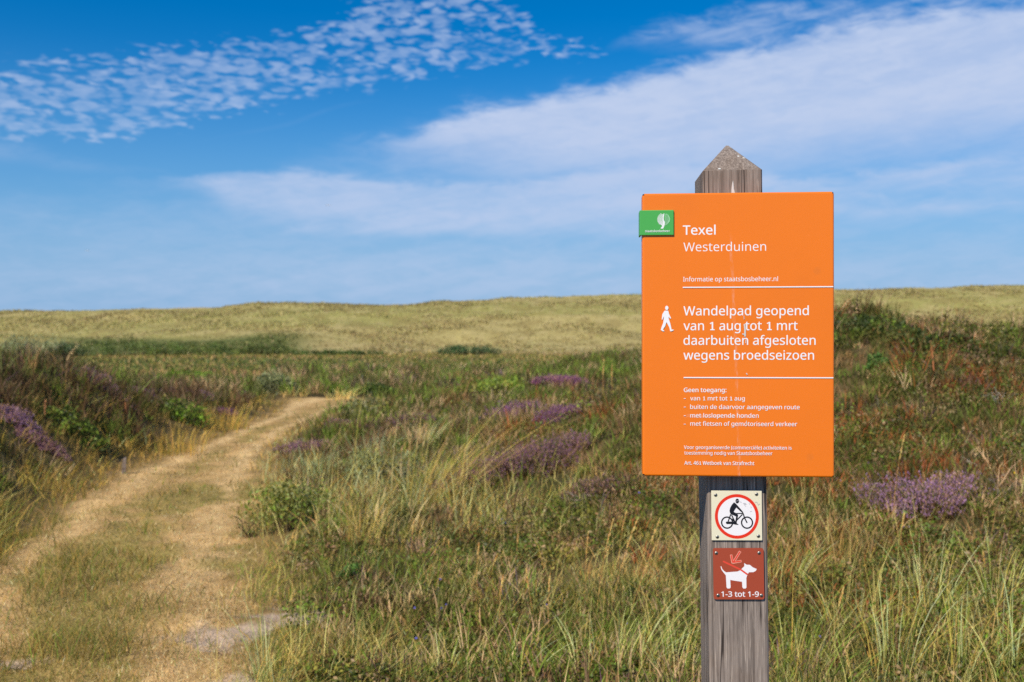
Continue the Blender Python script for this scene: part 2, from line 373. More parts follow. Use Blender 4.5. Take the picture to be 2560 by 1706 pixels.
 's':(384,[[348,119,343,80,327,49,302,24,268,6,226,-4,176,-8,135,-6,99,-1,68,8,42,19,42,83,104,60,141,52,178,49,224,53,256,66,274,86,280,112,278,128,271,141,259,154,239,167,174,196,103,228,76,245,57,266,45,292,41,324,52,372,85,408,137,430,202,438,240,436,275,430,308,421,339,409,315,353,258,372,228,378,197,380,159,377,131,366,114,350,108,328,111,312,119,298,133,286,154,274,219,246,289,215,314,197,333,176,344,150]]),
 't':(289,[[212,50,245,53,272,59,272,5,240,-4,200,-8,167,-5,138,4,112,20,91,44,78,79,74,125,74,375,13,375,13,409,75,437,103,528,144,528,144,430,269,430,269,375,144,375,144,127,149,93,163,69,185,54]]),
 'u':(495,[[427,430,427,0,370,0,359,57,356,57,340,36,321,20,298,8,273,-1,247,-6,220,-8,173,-4,134,8,103,29,81,59,68,99,63,148,63,430,135,430,135,153,141,108,158,76,188,57,230,51,273,55,306,69,330,91,345,121,354,160,357,206,357,430]]),
 'v':(407,[[163,0,0,430,75,430,167,176,180,137,193,96,201,63,204,63,214,96,227,138,241,176,332,430,407,430,244,0]]),
 'w':(630,[[346,243,336,276,328,308,321,335,316,357,313,357,308,335,302,307,294,275,284,242,207,1,127,1,9,431,82,431,141,201,153,154,163,109,169,73,172,73,178,97,185,128,193,160,201,188,277,431,354,431,428,188,440,149,451,109,457,74,460,74,466,108,477,153,489,201,549,431,621,431,502,1,419,1]]),
 'x':(424,[[170,220,22,430,102,430,213,268,322,430,402,430,253,220,410,0,330,0,213,172,94,0,14,0]]),
 'z':(377,[[346,0,31,0,31,47,262,375,45,375,45,430,340,430,340,377,112,55,346,55]]),
 'ë':(452,[[234,438,286,432,329,414,364,385,390,346,406,299,411,244,411,201,117,201,127,137,154,90,197,62,254,52,293,54,327,60,392,82,392,20,359,8,327,-1,292,-6,251,-8,194,-2,143,17,101,48,70,91,51,146,44,212,50,277,68,333,96,378,134,411,181,431],[233,380,188,372,154,348,130,309,119,257,338,257,335,292,326,322,312,346,292,364,266,376],[116,546,119,564,128,576,140,583,154,585,168,583,180,576,189,564,192,546,189,529,180,516,168,509,154,506,140,509,128,516,119,529],[267,546,270,564,278,576,290,583,304,585,318,583,330,576,339,564,342,546,339,529,330,516,318,509,304,506,290,509,278,516,270,529]]),
}
CAP = max(p for pl in GLYPHS['T'][1] for p in pl[1::2])

# ------------------------------------------------------------------ signpost
def wood_material(name, end_grain=False):
    m, n, b = material(name, 0.85, 0.15)
    tcn = n.new('ShaderNodeTexCoord')
    mp = n.new('ShaderNodeMapping')
    n.put(mp.inputs[0], tcn.outputs['Object'])
    mp.inputs['Scale'].default_value = (110, 110, 3.2)
    if end_grain:
        mp.inputs['Rotation'].default_value = (R(0), R(38), R(35))
        mp.inputs['Scale'].default_value = (130, 130, 9.0)
    g1 = n.noise(mp.outputs[0], 1.3, 6, 0.62, 0.6)
    mp2 = n.new('ShaderNodeMapping')
    n.put(mp2.inputs[0], tcn.outputs['Object'])
    mp2.inputs['Scale'].default_value = (420, 420, 13)
    if end_grain:
        mp2.inputs['Rotation'].default_value = (R(0), R(38), R(35)); mp2.inputs['Scale'].default_value = (300, 300, 18)
    g2 = n.noise(mp2.outputs[0], 1.0, 4, 0.6, 0.3)
    patch = n.noise(tcn.outputs['Object'], 9, 4, 0.6)
    dark, mid, lite = s2l((112, 100, 91)), s2l((152, 137, 125)), s2l((204, 186, 168))
    c = n.mix(n.ss(g1, 0.34, 0.64), (*dark, 1), (*mid, 1))
    c = n.mix(n.m('MULTIPLY', n.ss(g2, 0.52, 0.74), 0.75), c, (*lite, 1))
    c = n.mix(n.m('MULTIPLY', n.ss(patch, 0.42, 0.75), 0.35), c, (*s2l((112, 88, 66)), 1))
    crack = n.m('MAXIMUM', n.ss(g2, 0.36, 0.27), n.ss(g1, 0.30, 0.22))
    c = n.mix(n.m('MULTIPLY', crack, 0.85), c, (*s2l((40, 34, 30)), 1))
    if not end_grain:      # long drying cracks
        sp_ = n.new('ShaderNodeSeparateXYZ'); n.put(sp_.inputs[0], tcn.outputs['Object'])
        wob = n.noise(n.xyz(n.m('MULTIPLY', sp_.outputs[0], 34.0), n.m('MULTIPLY', sp_.outputs[1], 34.0), n.m('MULTIPLY', sp_.outputs[2], 1.1)), 1.0, 2, 0.5)
        gate = n.noise(n.xyz(n.m('MULTIPLY', sp_.outputs[0], 12.0), 3.0, n.m('MULTIPLY', sp_.outputs[2], 4.0)), 1.0, 2, 0.5)
        split = n.m('MULTIPLY', n.ss(n.m('ABSOLUTE', n.m('SUBTRACT', wob, 0.5)), 0.020, 0.006), n.ss(gate, 0.44, 0.56))
        c = n.mix(n.m('MULTIPLY', split, 0.85), c, (*s2l((46, 38, 34)), 1))
    n.put(b.inputs['Base Color'], c)
    bp = n.new('ShaderNodeBump')
    bp.inputs['Strength'].default_value = 0.55
    bp.inputs['Distance'].default_value = 0.003
    n.put(bp.inputs['Height'], n.m('ADD', n.m('MULTIPLY', g1, 0.6), g2))
    n.put(b.inputs['Normal'], bp.outputs[0])
    return m


def paint_material(name, rgb, rough=0.45, dirt=0.10, streak=False):
    m, n, b = material(name, rough, 0.4)
    tcn = n.new('ShaderNodeTexCoord')
    o = tcn.outputs['Object']
    d = n.noise(o, 7, 5, 0.6)
    f = n.noise(o, 120, 3, 0.6)
    lin = s2l(rgb)
    c = n.mix(n.m('MULTIPLY', n.ss(d, 0.35, 0.8), dirt), (*lin, 1), (*[v * 0.72 for v in lin], 1))
    c = n.mix(n.m('MULTIPLY', n.ss(f, 0.62, 0.8), dirt), c, (*[min(1, v * 1.15 + 0.05) for v in lin], 1))
    if streak:   # dried bird-lime run down the panel, and a scuff across one line
        sx = n.new('ShaderNodeSeparateXYZ'); n.put(sx.inputs[0], o)
        wx = n.noise(n.xyz(0.0, 0.0, n.m('MULTIPLY', sx.outputs[2], 9.0)), 1.0, 3, 0.6)
        cx = n.m('ADD', n.m('MULTIPLY_ADD', sx.outputs[2], -0.035, -0.006), n.m('MULTIPLY', n.m('SUBTRACT', wx, 0.5), 0.012))
        off = n.m('ABSOLUTE', n.m('SUBTRACT', sx.outputs[0], cx))
        brk = n.noise(n.xyz(n.m('MULTIPLY', sx.outputs[0], 180.0), 0.0, n.m('MULTIPLY', sx.outputs[2], 55.0)), 1.0, 4, 0.65)
        run = n.m('MULTIPLY', n.ss(off, 0.0042, 0.0010), n.m('MULTIPLY', n.ss(brk, 0.40, 0.68), 0.20))
        run = n.m('MULTIPLY', run, n.ss(sx.outputs[2], 0.21, 0.15))
        sc = n.m('MULTIPLY', n.ss(n.m('ABSOLUTE', n.m('ADD', sx.outputs[2], 0.161)), 0.0050, 0.0015),
                 n.m('MULTIPLY', n.ss(n.m('ABSOLUTE', n.m('ADD', sx.outputs[0], 0.04)), 0.07, 0.05), n.m('MULTIPLY', n.ss(n.noise(n.xyz(n.m('MULTIPLY', sx.outputs[0], 60.0), 1.0, n.m('MULTIPLY', sx.outputs[2], 600.0)), 1.0, 3, 0.6), 0.4, 0.65), 0.35)))
        c = n.mix(n.m('MAXIMUM', run, sc), c, (0.80, 0.62, 0.52, 1))
        for bx, bz in ((0.154, 0.125), (0.140, -0.241)):
            dd = n.m('ADD', n.m('POWER', n.m('SUBTRACT', sx.outputs[0], bx), 2.0), n.m('POWER', n.m('SUBTRACT', sx.outputs[2], bz), 2.0))
            c = n.mix(n.m('MULTIPLY', n.ss(dd, 0.00009, 0.00001), 0.2), c, (*s2l((190, 110, 45)), 1))
    n.put(b.inputs['Base Color'], c)
    n.put(b.inputs['Roughness'], n.m('MULTIPLY_ADD', d, 0.2, rough - 0.1))
    bp = n.new('ShaderNodeBump'); bp.inputs['Strength'].default_value = 0.04; bp.inputs['Distance'].default_value = 0.002
    n.put(bp.inputs['Height'], d); n.put(b.inputs['Normal'], bp.outputs[0])
    return m


M_WOOD = wood_material('weathered_wood')
M_WOODTOP = wood_material('weathered_end_wood', True)
M_ORANGE = paint_material('orange_enamel', (238, 120, 18), 0.36, 0.18, True)
M_WHITE = paint_material('white_print', (238, 232, 230), 0.5, 0.05)
M_GREEN = paint_material('green_enamel', (74, 166, 74), 0.45, 0.06)
M_PALEGREEN = paint_material('pale_green_print', (150, 205, 150), 0.5, 0.05)
M_CREAM = paint_material('cream_plate', (230, 220, 188), 0.4, 0.10)
M_RED = paint_material('red_print', (226, 50, 22), 0.4, 0.05)
M_BLACK = paint_material('black_print', (24, 22, 28), 0.4, 0.05)
M_BROWN = paint_material('brown_plate', (164, 70, 44), 0.45, 0.12)
M_CORAL = paint_material('coral_print', (226, 72, 52), 0.45, 0.08)
M_PINK = paint_material('pink_print', (240, 165, 140), 0.45, 0.05)
M_PENCIL = paint_material('grey_scratch', (165, 160, 165), 0.6, 0.1)
M_GAP_SHADE = paint_material('painted_gap_shade', (12, 10, 9), 0.8, 0.0)  # near-black colour standing for the shade in notches and screw recesses
M_LIME = paint_material('bird_lime', (205, 200, 190), 0.8, 0.1)
M_STEEL, _n, _b = material('screw_steel', 0.38, 0.5)
_b.inputs['Metallic'].default_value = 0.9
_b.inputs['Base Color'].default_value = (0.36, 0.34, 0.29, 1)

POST_YAW, POST_LEAN = -4.0, -0.75
signpost = empty('signpost', (0.4791, 2.0996, 0.0))
signpost.rotation_euler = (0, R(POST_LEAN), R(POST_YAW))
tag(signpost, 'grey weathered wooden post carrying a large orange notice board and two small square plates', 'signpost')

# post: square timber with worn arrises and a four-sided pointed top
hw, yf, ybk = 0.0605, -0.061, 0.085
zs, za = 1.7505, 1.8145
bm = bmesh.new()
nz = 60
c = 0.0035
def ring_at(z, inset=0.0):
    x, f, k = hw - inset, yf + inset, ybk - inset
    pts = [(-x + c, f), (x - c, f), (x, f + c), (x, k - c), (x - c, k), (-x + c, k), (-x, k - c), (-x, f + c)]
    return [bm.verts.new((px + 0.0009 * mnoise.noise(Vector((px * 20, py * 20, z * 9))), py + 0.0009 * mnoise.noise(Vector((px * 20 + 5, py * 20, z * 7))), z)) for px, py in pts]
prev = None
for i in range(nz + 1):
    cur = ring_at(-0.35 + (zs + 0.35) * i / nz)
    if prev:
        for j in range(8):
            bm.faces.new([prev[j], prev[(j + 1) % 8], cur[(j + 1) % 8], cur[j]])
    prev = cur
apex_ring = [bm.verts.new((sx * 0.0025, 0.012 + sy * 0.0025, za)) for sx, sy in ((-1, -1), (1, -1), (1, 1), (-1, 1))]
order = [(0, 1, 0, 1), (2, 3, 1, 2), (4, 5, 2, 3), (6, 7, 3, 0)]
for a0, a1, q0, q1 in order:
    f = bm.faces.new([prev[a0], prev[a1], apex_ring[q1], apex_ring[q0]]); f.material_index = 1
for a0, a1, q in ((1, 2, 1), (3, 4, 2), (5, 6, 3), (7, 0, 0)):
    f = bm.faces.new([prev[a0], prev[a1], apex_ring[q]]); f.material_index = 1
f = bm.faces.new(apex_ring); f.material_index = 1
# bird lime: one run above the board, two spots on the pointed top
pr = Print(bm, yf - 0.0012)
pr.shape([[(-0.0035, 1.698), (-0.0028, 1.712), (-0.0012, 1.7235), (0.0006, 1.729), (0.0014, 1.722), (0.002, 1.712), (0.0038, 1.704), (0.0042, 1.698)]], 2)
n_before = len(bm.verts)
bm.verts.ensure_lookup_table()
for (cx_, t_, rr) in ((0.018, 0.54, 0.0028), (0.028, 0.46, 0.0026), (-0.026, 0.05, 0.003)):
    ctr = Vector((cx_, yf + (0.012 - yf) * t_, zs + (za - zs) * t_)) + Vector((0, -0.0006, 0.0008))
    u, v_ = Vector((1, 0, 0)), Vector((0, (0.012 - yf), (za - zs))).normalized()
    vs = [bm.verts.new(ctr + u * (rr * (0.75 + 0.35 * random.random()) * math.cos(k)) + v_ * (rr * (0.6 + 0.5 * random.random()) * math.sin(k))) for k in [i * math.pi / 5 for i in range(10)]]
    f = bm.faces.new(vs); f.material_index = 2
post = link_bm('post', bm, [M_WOOD, M_WOODTOP, M_LIME], signpost)

# orange board: a tray with folded edges, open at the corners
BX, BZ, BW, BH = -0.0050, 1.4133, 0.3745, 0.562   # board-local size before scaling
BOARD_X, BOARD_Z, BOARD_K = 0.0003, 1.4130, 1.0175
bm = bmesh.new()
e = 0.004
x0, x1, z0, z1 = -BW / 2, BW / 2, -BH / 2, BH / 2
yF, yB = -0.099, -0.067
def strip(profile, tfm, n_):
    pass
# front face, then each flange as a rounded fold stopping short of the corners
def quad(a, b_, c_, d_, mi=0):
    f_ = bm.faces.new([bm.verts.new(p) for p in (a, b_, c_, d_)]); f_.material_index = mi
    return f_
quad((x0 + e, yF, z0 + e), (x1 - e, yF, z0 + e), (x1 - e, yF, z1 - e), (x0 + e, yF, z1 - e))
arc = [(e * (1 - math.cos(t)), e * (1 - math.sin(t))) for t in [i * math.pi / 2 / 5 for i in range(6)]]  # (in from the edge, back from the front)
arc = arc[::-1]
g = 0.003
for side in range(4):
    prof = [(u_, d_) for u_, d_ in arc] + [(0.0, yB - yF)]
    rows = []
    for u_, d_ in prof:
        y = yF + d_
        if side == 0: rows.append([(x0 + u_, y, z0 + e), (x0 + u_, y, z1 - e)])
        if side == 1: rows.append([(x1 - u_, y, z1 - e), (x1 - u_, y, z0 + e)])
        if side == 2: rows.append([(x1 - e, y, z0 + u_), (x0 + e, y, z0 + u_)])
        if side == 3: rows.append([(x0 + e, y, z1 - u_), (x1 - e, y, z1 - u_)])
    for a, b_ in zip(rows[:-1], rows[1:]):
        quad(a[0], a[1], b_[1], b_[0])
quad((x0 + e, yB, z0 + e), (x0 + e, yB, z1 - e), (x1 - e, yB, z1 - e), (x1 - e, yB, z0 + e))
bmesh.ops.remove_doubles(bm, verts=bm.verts, dist=0.00005)
bmesh.ops.recalc_face_normals(bm, faces=bm.faces)
# near-black blocks in the open corner notches: the shade there put into colour
for cx_, cz_ in ((x0, z0), (x1, z0), (x0, z1), (x1, z1)):
    sx_, sz_ = (1 if cx_ < 0 else -1), (1 if cz_ < 0 else -1)
    xa, xb = sorted((cx_ + sx_ * 0.0012, cx_ + sx_ * (e + 0.0004))); za_, zb_ = sorted((cz_ + sz_ * 0.0012, cz_ + sz_ * (e + 0.0004)))
    add_box(bm, xa, xb, yF + 0.0025, yB - 0.0005, za_, zb_, 2)
pr = Print(bm, yF)
LINES = [
 ("Texel", -107.2, 198.3, -43.4, 18.2, 1.7),
 ("Westerduinen", -106.3, 165.3, 55.3, 17.4, -0.6),
 ("Informatie op staatsbosbeheer.nl", -106.9, 105.5, 78.2, 8.9, 0.15),
 ("Wandelpad geopend", -106.1, 38.2, 137.7, 18.0, 1.0),
 ("van 1 aug tot 1 mrt", -106.2, 8.8, 116.1, 18.0, 1.0),
 ("daarbuiten afgesloten", -106.2, -20.2, 150.8, 18.0, 1.0),
 ("wegens broedseizoen", -106.2, -49.5, 147.7, 18.0, 1.0),
 ("Geen toegang:", -105.7, -113.7, -22.4, 8.4, 1.0),
 ("van 1 mrt tot 1 aug", -93.2, -130.2, 13.5, 8.4, 0.45),
 ("buiten de daarvoor aangegeven route", -93.3, -147.1, 119.8, 8.4, 0.45),
 ("met loslopende honden", -93.0, -164.2, 40.4, 8.4, 0.45),
 ("met fietsen of gemotoriseerd verkeer", -93.0, -180.4, 115.1, 8.4, 0.45),
 ("Voor georganiseerde (commerciële) activiteiten is", -105.6, -226.6, 104.3, 6.9, 0.4),
 ("toestemming nodig van Staatsbosbeheer", -104.8, -237.7, 67.0, 6.9, 0.4),
 ("Art. 461 Wetboek van Strafrecht", -104.8, -257.7, 31.7, 7.2, 0.65),
]
for s_, xa, zz, xb, cap, bold in LINES:
    pr.text(s_, xa, zz, xb, cap, 1, bold, True)
for zz in (-127.2, -144.1, -161.2, -177.9):
    pr.shape([[(-0.1059, zz / 1000), (-0.1022, zz / 1000), (-0.1022, zz / 1000 + 0.0011), (-0.1059, zz / 1000 + 0.0011)]], 1)
for xa, zz in ((-0.1077, 0.0938), (-0.1062, -0.085)):
    pr.shape([[(xa, zz - 0.0011), (x1 - e * 0.6, zz - 0.0011), (x1 - e * 0.6, zz + 0.0011), (xa, zz + 0.0011)]], 1)
# walking figure
def fig(p):   # enlarged photo units -> board metres
    return (-0.1511 + (p[0] - 186) / 504.0 * 0.0254, 0.0069 + (1380 - p[1]) / 1000.0 * 0.0506)
pr.disc((422, 466), 64, 1, None, fig, 32, 84)
pr.shape([[(345, 572), (470, 572), (497, 640), (505, 690), (590, 870), (566, 893), (492, 812), (500, 900), (560, 1080), (610, 1310), (690, 1320), (690, 1345),
           (600, 1384), (556, 1384), (520, 1230), (430, 1055), (412, 1030), (395, 1060), (360, 1180), (275, 1305), (330, 1382), (265, 1382), (186, 1335),
           (215, 1220), (278, 1060), (300, 930), (310, 790), (262, 910), (238, 940), (225, 900), (245, 720), (310, 610)]], 1, 0, fig)
# bird lime dashed down the lettering
for pts, w_ in (([(0.0118, 0.037), (0.0122, 0.030)], 0.0011), ([(0.0128, 0.021), (0.0140, 0.010), (0.0138, -0.004)], 0.0032),
                ([(0.0085, 0.0015), (0.0125, 0.0005), (0.0150, 0.004)], 0.0022), ([(0.0155, -0.010), (0.0150, -0.017)], 0.0014), 
                ([(0.016, -0.076), (0.0185, -0.079)], 0.0018), ([(0.0165, -0.170), (0.0172, -0.180)], 0.0012)):
    pr.stroke(pts, w_, 3)
board = link_bm('information_board', bm, [M_ORANGE, M_WHITE, M_GAP_SHADE, M_LIME], signpost)
board.location = (BOARD_X, 0, BOARD_Z)
board.scale = (BOARD_K, 1, BOARD_K)
board.rotation_euler = (0, R(0.7), 0)
tag(board, 'large orange rectangular notice board with white Dutch lettering and a walking figure')

# green clip-on badge round the left edge
bm = bmesh.new()
add_box(bm, -0.1925, -0.1255, yF - 0.0042, yF - 0.0004, 0.1973, 0.2472, 0, 0.0012)
add_box(bm, -0.1925, -0.1893, yF - 0.0003, yB + 0.004, 0.1973, 0.2472, 0, 0.0008)
pr = Print(bm, yF - 0.0042)
def bad(p):   # enlarged photo units -> board metres
    return (-0.1925 + (p[0] - 175) / 1480.0 * 0.067, 0.2472 - (p[1] - 165) / 1105.0 * 0.0499)
pr.shape([[(1245, 310), (1232, 400), (1215, 500), (1222, 600), (1262, 690), (1262, 780), (1240, 870), (1200, 960), (1180, 982), (1085, 975), (1090, 945), (1125, 915),
           (1150, 850), (1175, 780), (1190, 690), (1170, 560), (1180, 440), (1205, 330)]], 1, 0, bad)
for k in range(11):      # comb of veins, left half of the tree
    t = k / 10
    yy = 330 + 430 * t
    xl = 1222 - 285 * math.sqrt(max(0.02, 1 - ((yy + 10 - 580) / 290) ** 2))
    pr.stroke([(xl, yy + 5), ((xl + 1190) / 2, yy + 20 + 10 * t), (1190, yy + 62 + 55 * t)], 24, 1, bad)
for k in range(13):      # finer veins, right half
    t = k / 12
    yy = 340 + 450 * t
    xr = 1235 + 255 * math.sqrt(max(0.02, 1 - ((yy - 570) / 270) ** 2))
    pr.stroke([(xr, yy), ((xr + 1255) / 2, yy + 22), (1262, yy + 60)], 20, 2, bad)
pr.shape([[bad((1285 + 0, 330)), bad((1330, 330)), bad((1440, 420)), bad((1490, 560)), bad((1470, 690)), bad((1300, 800)), bad((1390, 700)), bad((1455, 560)), bad((1400, 420))]], 2)
pr.text("staatsbosbeheer", -182.0, 203.6, -133.2, 4.3, 1, 0.45)
badge = link_bm('green_badge', bm, [M_GREEN, M_WHITE, M_PALEGREEN], board)
tag(badge, 'small green plaque with a white tree emblem clipped over the board edge')

# rails that hold the board off the post
for dz in (0.17, -0.17):
    bm = bmesh.new()
    add_box(bm, -0.10, 0.10, yB + 0.0005, yf - 0.0015, BZ + dz - 0.018, BZ + dz + 0.018, 0, 0.002)
    link_bm('mounting_bracket', bm, [M_STEEL], signpost)


def screws(parent, spots, y, r=0.0037):
    proto = None
    for (sx_, sz_) in spots:
        if proto is None:
            bm = bmesh.new()
            bmesh.ops.create_uvsphere(bm, u_segments=18, v_segments=10, radius=r)
            for v in bm.verts:
                v.co.z *= 0.45
            for f_ in list(bm.faces):
                pass
            bmesh.ops.delete(bm, geom=[v for v in bm.verts if v.co.z < -0.0004], context='VERTS')
            bmesh.ops.rotate(bm, verts=bm.verts, cent=(0, 0, 0), matrix=Matrix.Rotation(R(90), 3, 'X'))
            # drive recess: flat cross on the head, its shade painted near-black
            for ang in (0.6, 0.6 + math.pi / 2):
                d = Vector((math.cos(ang), 0, math.sin(ang))) * r * 0.55
                s_ = Vector((-math.sin(ang), 0, math.cos(ang))) * r * 0.13
                yy = Vector((0, -r * 0.452, 0)) + Vector((0, -0.00003 if ang < 1 else -0.00006, 0))
                f_ = bm.faces.new([bm.verts.new(p) for p in (yy + d + s_, yy - d + s_, yy - d - s_, yy + d - s_)]); f_.material_index = 1
            proto = link_bm('screw', bm, [M_STEEL, M_GAP_SHADE], parent, True)
            o = proto
        else:
            o = proto.copy(); COL.objects.link(o); o.parent = parent
        o.location = (sx_, y, sz_)
        o.rotation_euler = (0, random.uniform(0, 3), 0)


# cyclist plate
PY = yf - 0.0018
bm = bmesh.new()
h = 0.051
add_box(bm, -h, h, PY - 0.0030, PY, -h, h, 0, 0.0006)
pr = Print(bm, PY - 0.0030)
def cyc(p):
    return ((p[0] - 795) / 1428.0 * 0.102, (770 - p[1]) / 1392.0 * 0.102)
pr.disc((798, 797), 575, 1, None, cyc, 72)
pr.disc((798, 797), 622, 2, 535, cyc, 96)
pr.disc((815, 368), 52, 3, None, cyc, 32, 68)
pr.shape([[(722, 402), (775, 440), (955, 645), (970, 690), (945, 690), (900, 655), (785, 550), (752, 600), (710, 672), (760, 695), (830, 745), (835, 775), (800, 930), (790, 985),
           (845, 1022), (840, 1035), (740, 1025), (680, 1010), (510, 1012), (480, 975), (500, 940), (700, 940), (755, 925), (775, 800), (690, 760), (640, 745), (605, 700), (592, 640), (610, 560), (660, 470)]], 3, 0, cyc)
for ctr in ((520, 970), (1083, 970)):
    pr.disc(ctr, 174, 3, 134, cyc, 56)
for pts, w_ in (([(625, 740), (590, 830), (550, 940)], 34), ([(650, 760), (740, 945)], 34), ([(620, 720), (970, 712)], 30), ([(955, 740), (770, 925)], 34),
                ([(945, 655), (985, 740), (1010, 830), (1085, 978)], 34), ([(660, 860), (740, 970)], 26)):
    pr.stroke(pts, w_, 3, cyc)
pr.stroke([(762, 372), (868, 352)], 14, 4, cyc)
for pts in ([(880, 375), (935, 415)], [(975, 440), (1040, 430), (1070, 465), (1005, 455), (1055, 525)], [(1145, 425), (1165, 470)], [(1170, 662), (1225, 650)], [(1310, 400), (1370, 400), (1405, 480), (1450, 440)], [(1195, 520), (1215, 560)]):
    pr.stroke(pts, 12, 4, cyc)
cyc_plate = link_bm('cyclist_plate', bm, [M_CREAM, M_WHITE, M_RED, M_BLACK, M_PENCIL], signpost)
cyc_plate.location = (-0.0015, 0, 1.0435)
cyc_plate.rotation_euler = (0, R(0.1), 0)
tag(cyc_plate, 'small cream square plate with a black cyclist inside a red ring')
screws(cyc_plate, [cyc((205, 200)), cyc((1360, 178)), cyc((240, 1370)), cyc((1400, 1345))], PY - 0.0030)

# dog plate
bm = bmesh.new()
hx, hz = 0.0510, 0.0522
# rounded square
fs = add_box(bm, -hx, hx, PY - 0.0035, PY, -hz, hz, 0)
ed = [ed_ for ed_ in bm.edges if abs(ed_.verts[0].co.x - ed_.verts[1].co.x) < 1e-6 and abs(ed_.verts[0].co.z - ed_.verts[1].co.z) < 1e-6]
bmesh.ops.bevel(bm, geom=ed, offset=0.004, segments=4, affect='EDGES', profile=0.5)
pr = Print(bm, PY - 0.0035)
def dog(p):
    return ((p[0] - 797) / 1320.0 * 0.102, (782 - p[1]) / 1345.0 * 0.1044)
pr.shape([[(345, 580), (375, 660), (440, 725), (475, 742), (770, 720), (835, 690), (950, 580), (945, 498), (1010, 542), (1095, 545), (1160, 605), (1270, 655), (1245, 705), (1180, 738), (1065, 740),
           (1020, 820), (995, 890), (995, 1140), (970, 1168), (915, 1168), (888, 1135), (882, 990), (700, 965), (575, 942), (582, 1140), (555, 1168), (500, 1168), (475, 1135), (462, 820), (400, 745), (350, 670), (328, 590)]], 1, 0, dog)
pr.stroke([(395, 450), (850, 670)], 42, 2, dog)
pr.stroke([(850, 670), (1030, 800)], 44, 2, dog)
A1 = [(845, 195), (700, 430)]
pr.stroke([(848, 188), (660, 485)], 62, 3, dog); pr.stroke([(608, 275), (645, 500)], 60, 3, dog); pr.stroke([(638, 488), (875, 445)], 60, 3, dog)
pr.stroke([(842, 198), (665, 478)], 38, 2, dog); pr.stroke([(610, 285), (648, 488)], 38, 2, dog); pr.stroke([(650, 478), (865, 447)], 38, 2, dog)
a_, b__ = dog((338, 1382)), dog((1312, 1382))
pr.text("1-3 tot 1-9", a_[0] * 1000, a_[1] * 1000, b__[0] * 1000, 10.6, 1, 1.5)
dog_plate = link_bm('dog_plate', bm, [M_BROWN, M_WHITE, M_CORAL, M_PINK], signpost)
dog_plate.location = (0.0007, 0, 0.9243)
dog_plate.rotation_euler = (0, R(-0.2), 0)
tag(dog_plate, 'small reddish brown square plate with a white dog on a red lead')
screws(dog_plate, [dog((222, 235)), dog((1340, 235)), dog((250, 1350)), dog((1380, 1352))], PY - 0.0035)


# ------------------------------------------------------------------ terrain
def vnoise(x, y, seed=0):
    """value noise on a unit lattice, 0..1"""
    xi = np.floor(x).astype(np.int64); yi = np.floor(y).astype(np.int64)
    fx = x - xi; fy = y - yi
    fx = fx * fx * (3 - 2 * fx); fy = fy * fy * (3 - 2 * fy)

    def h(a, b):
        n = (a * 374761393 + b * 668265263 + seed * 1442695041) & 0xFFFFFFFF
        n = ((n ^ (n >> 13)) * 1274126177) & 0xFFFFFFFF
        return ((n ^ (n >> 16)) & 0xFFFF) / 65535.0
    a = h(xi, yi); b = h(xi + 1, yi); c = h(xi, yi + 1); d = h(xi + 1, yi + 1)
    return (a * (1 - fx) + b * fx) * (1 - fy) + (c * (1 - fx) + d * fx) * fy


def fbm(x, y, scale, octaves=4, seed=0, gain=0.5):
    s = 0.0; a = 1.0; t = 0.0
    for i in range(octaves):
        s = s + a * vnoise(x * scale + 17.3 * i, y * scale - 9.1 * i, seed + i)
        t += a; a *= gain; scale *= 2.03
    return s / t


def smooth(t):
    t = np.clip(t, 0, 1)
    return t * t * (3 - 2 * t)


LX_Y = [2.0, 4.0, 6.5, 8.4, 10.0, 12.1, 14.3, 17.5, 19.3, 21.7, 23.9, 26.0]
LX_X = [-2.3, -2.75, -3.34, -3.80, -4.10, -4.25, -4.32, -4.50, -4.55, -4.95, -5.40, -5.2]
RX_Y = [2.0, 4.1, 4.93, 5.84, 7.8, 10.7, 12.9, 15.0, 17.5, 19.3, 21.6, 22.8, 24.0, 26.0]
RX_X = [-0.90, -1.15, -1.30, -1.55, -2.03, -2.78, -3.24, -3.50, -3.68, -3.66, -3.70, -3.3, -1.6, 0.5]
PATH_END = 24.6


def path_edges(y):
    return np.interp(y, LX_Y, LX_X), np.interp(y, RX_Y, RX_X)


AL_Y = [3, 6, 9, 12, 14.5, 17.5, 21, 25, 40, 60]
AL_Z = [.40, .58, .86, .95, .92, .60, .36, .16, .05, .0]
AR_Y = [3, 4.5, 6, 9, 14, 20, 30, 44, 52, 70]
AR_Z = [.02, .09, .20, .36, .46, .50, .62, .66, .42, -.1]
DUNE_T = [-.9, -.515, -.40, -.32, -.29, -.255, -.19, -.155, -.11, -.06, 0.0, .06, .13, .325, .41, .515, .9]
DUNE_Z = [5.8, 6.45, 6.75, 7.15, 7.30, 7.75, 7.75, 7.6, 7.75, 8.30, 8.85, 9.25, 9.6, 10.4, 10.75, 11.1, 11.8]


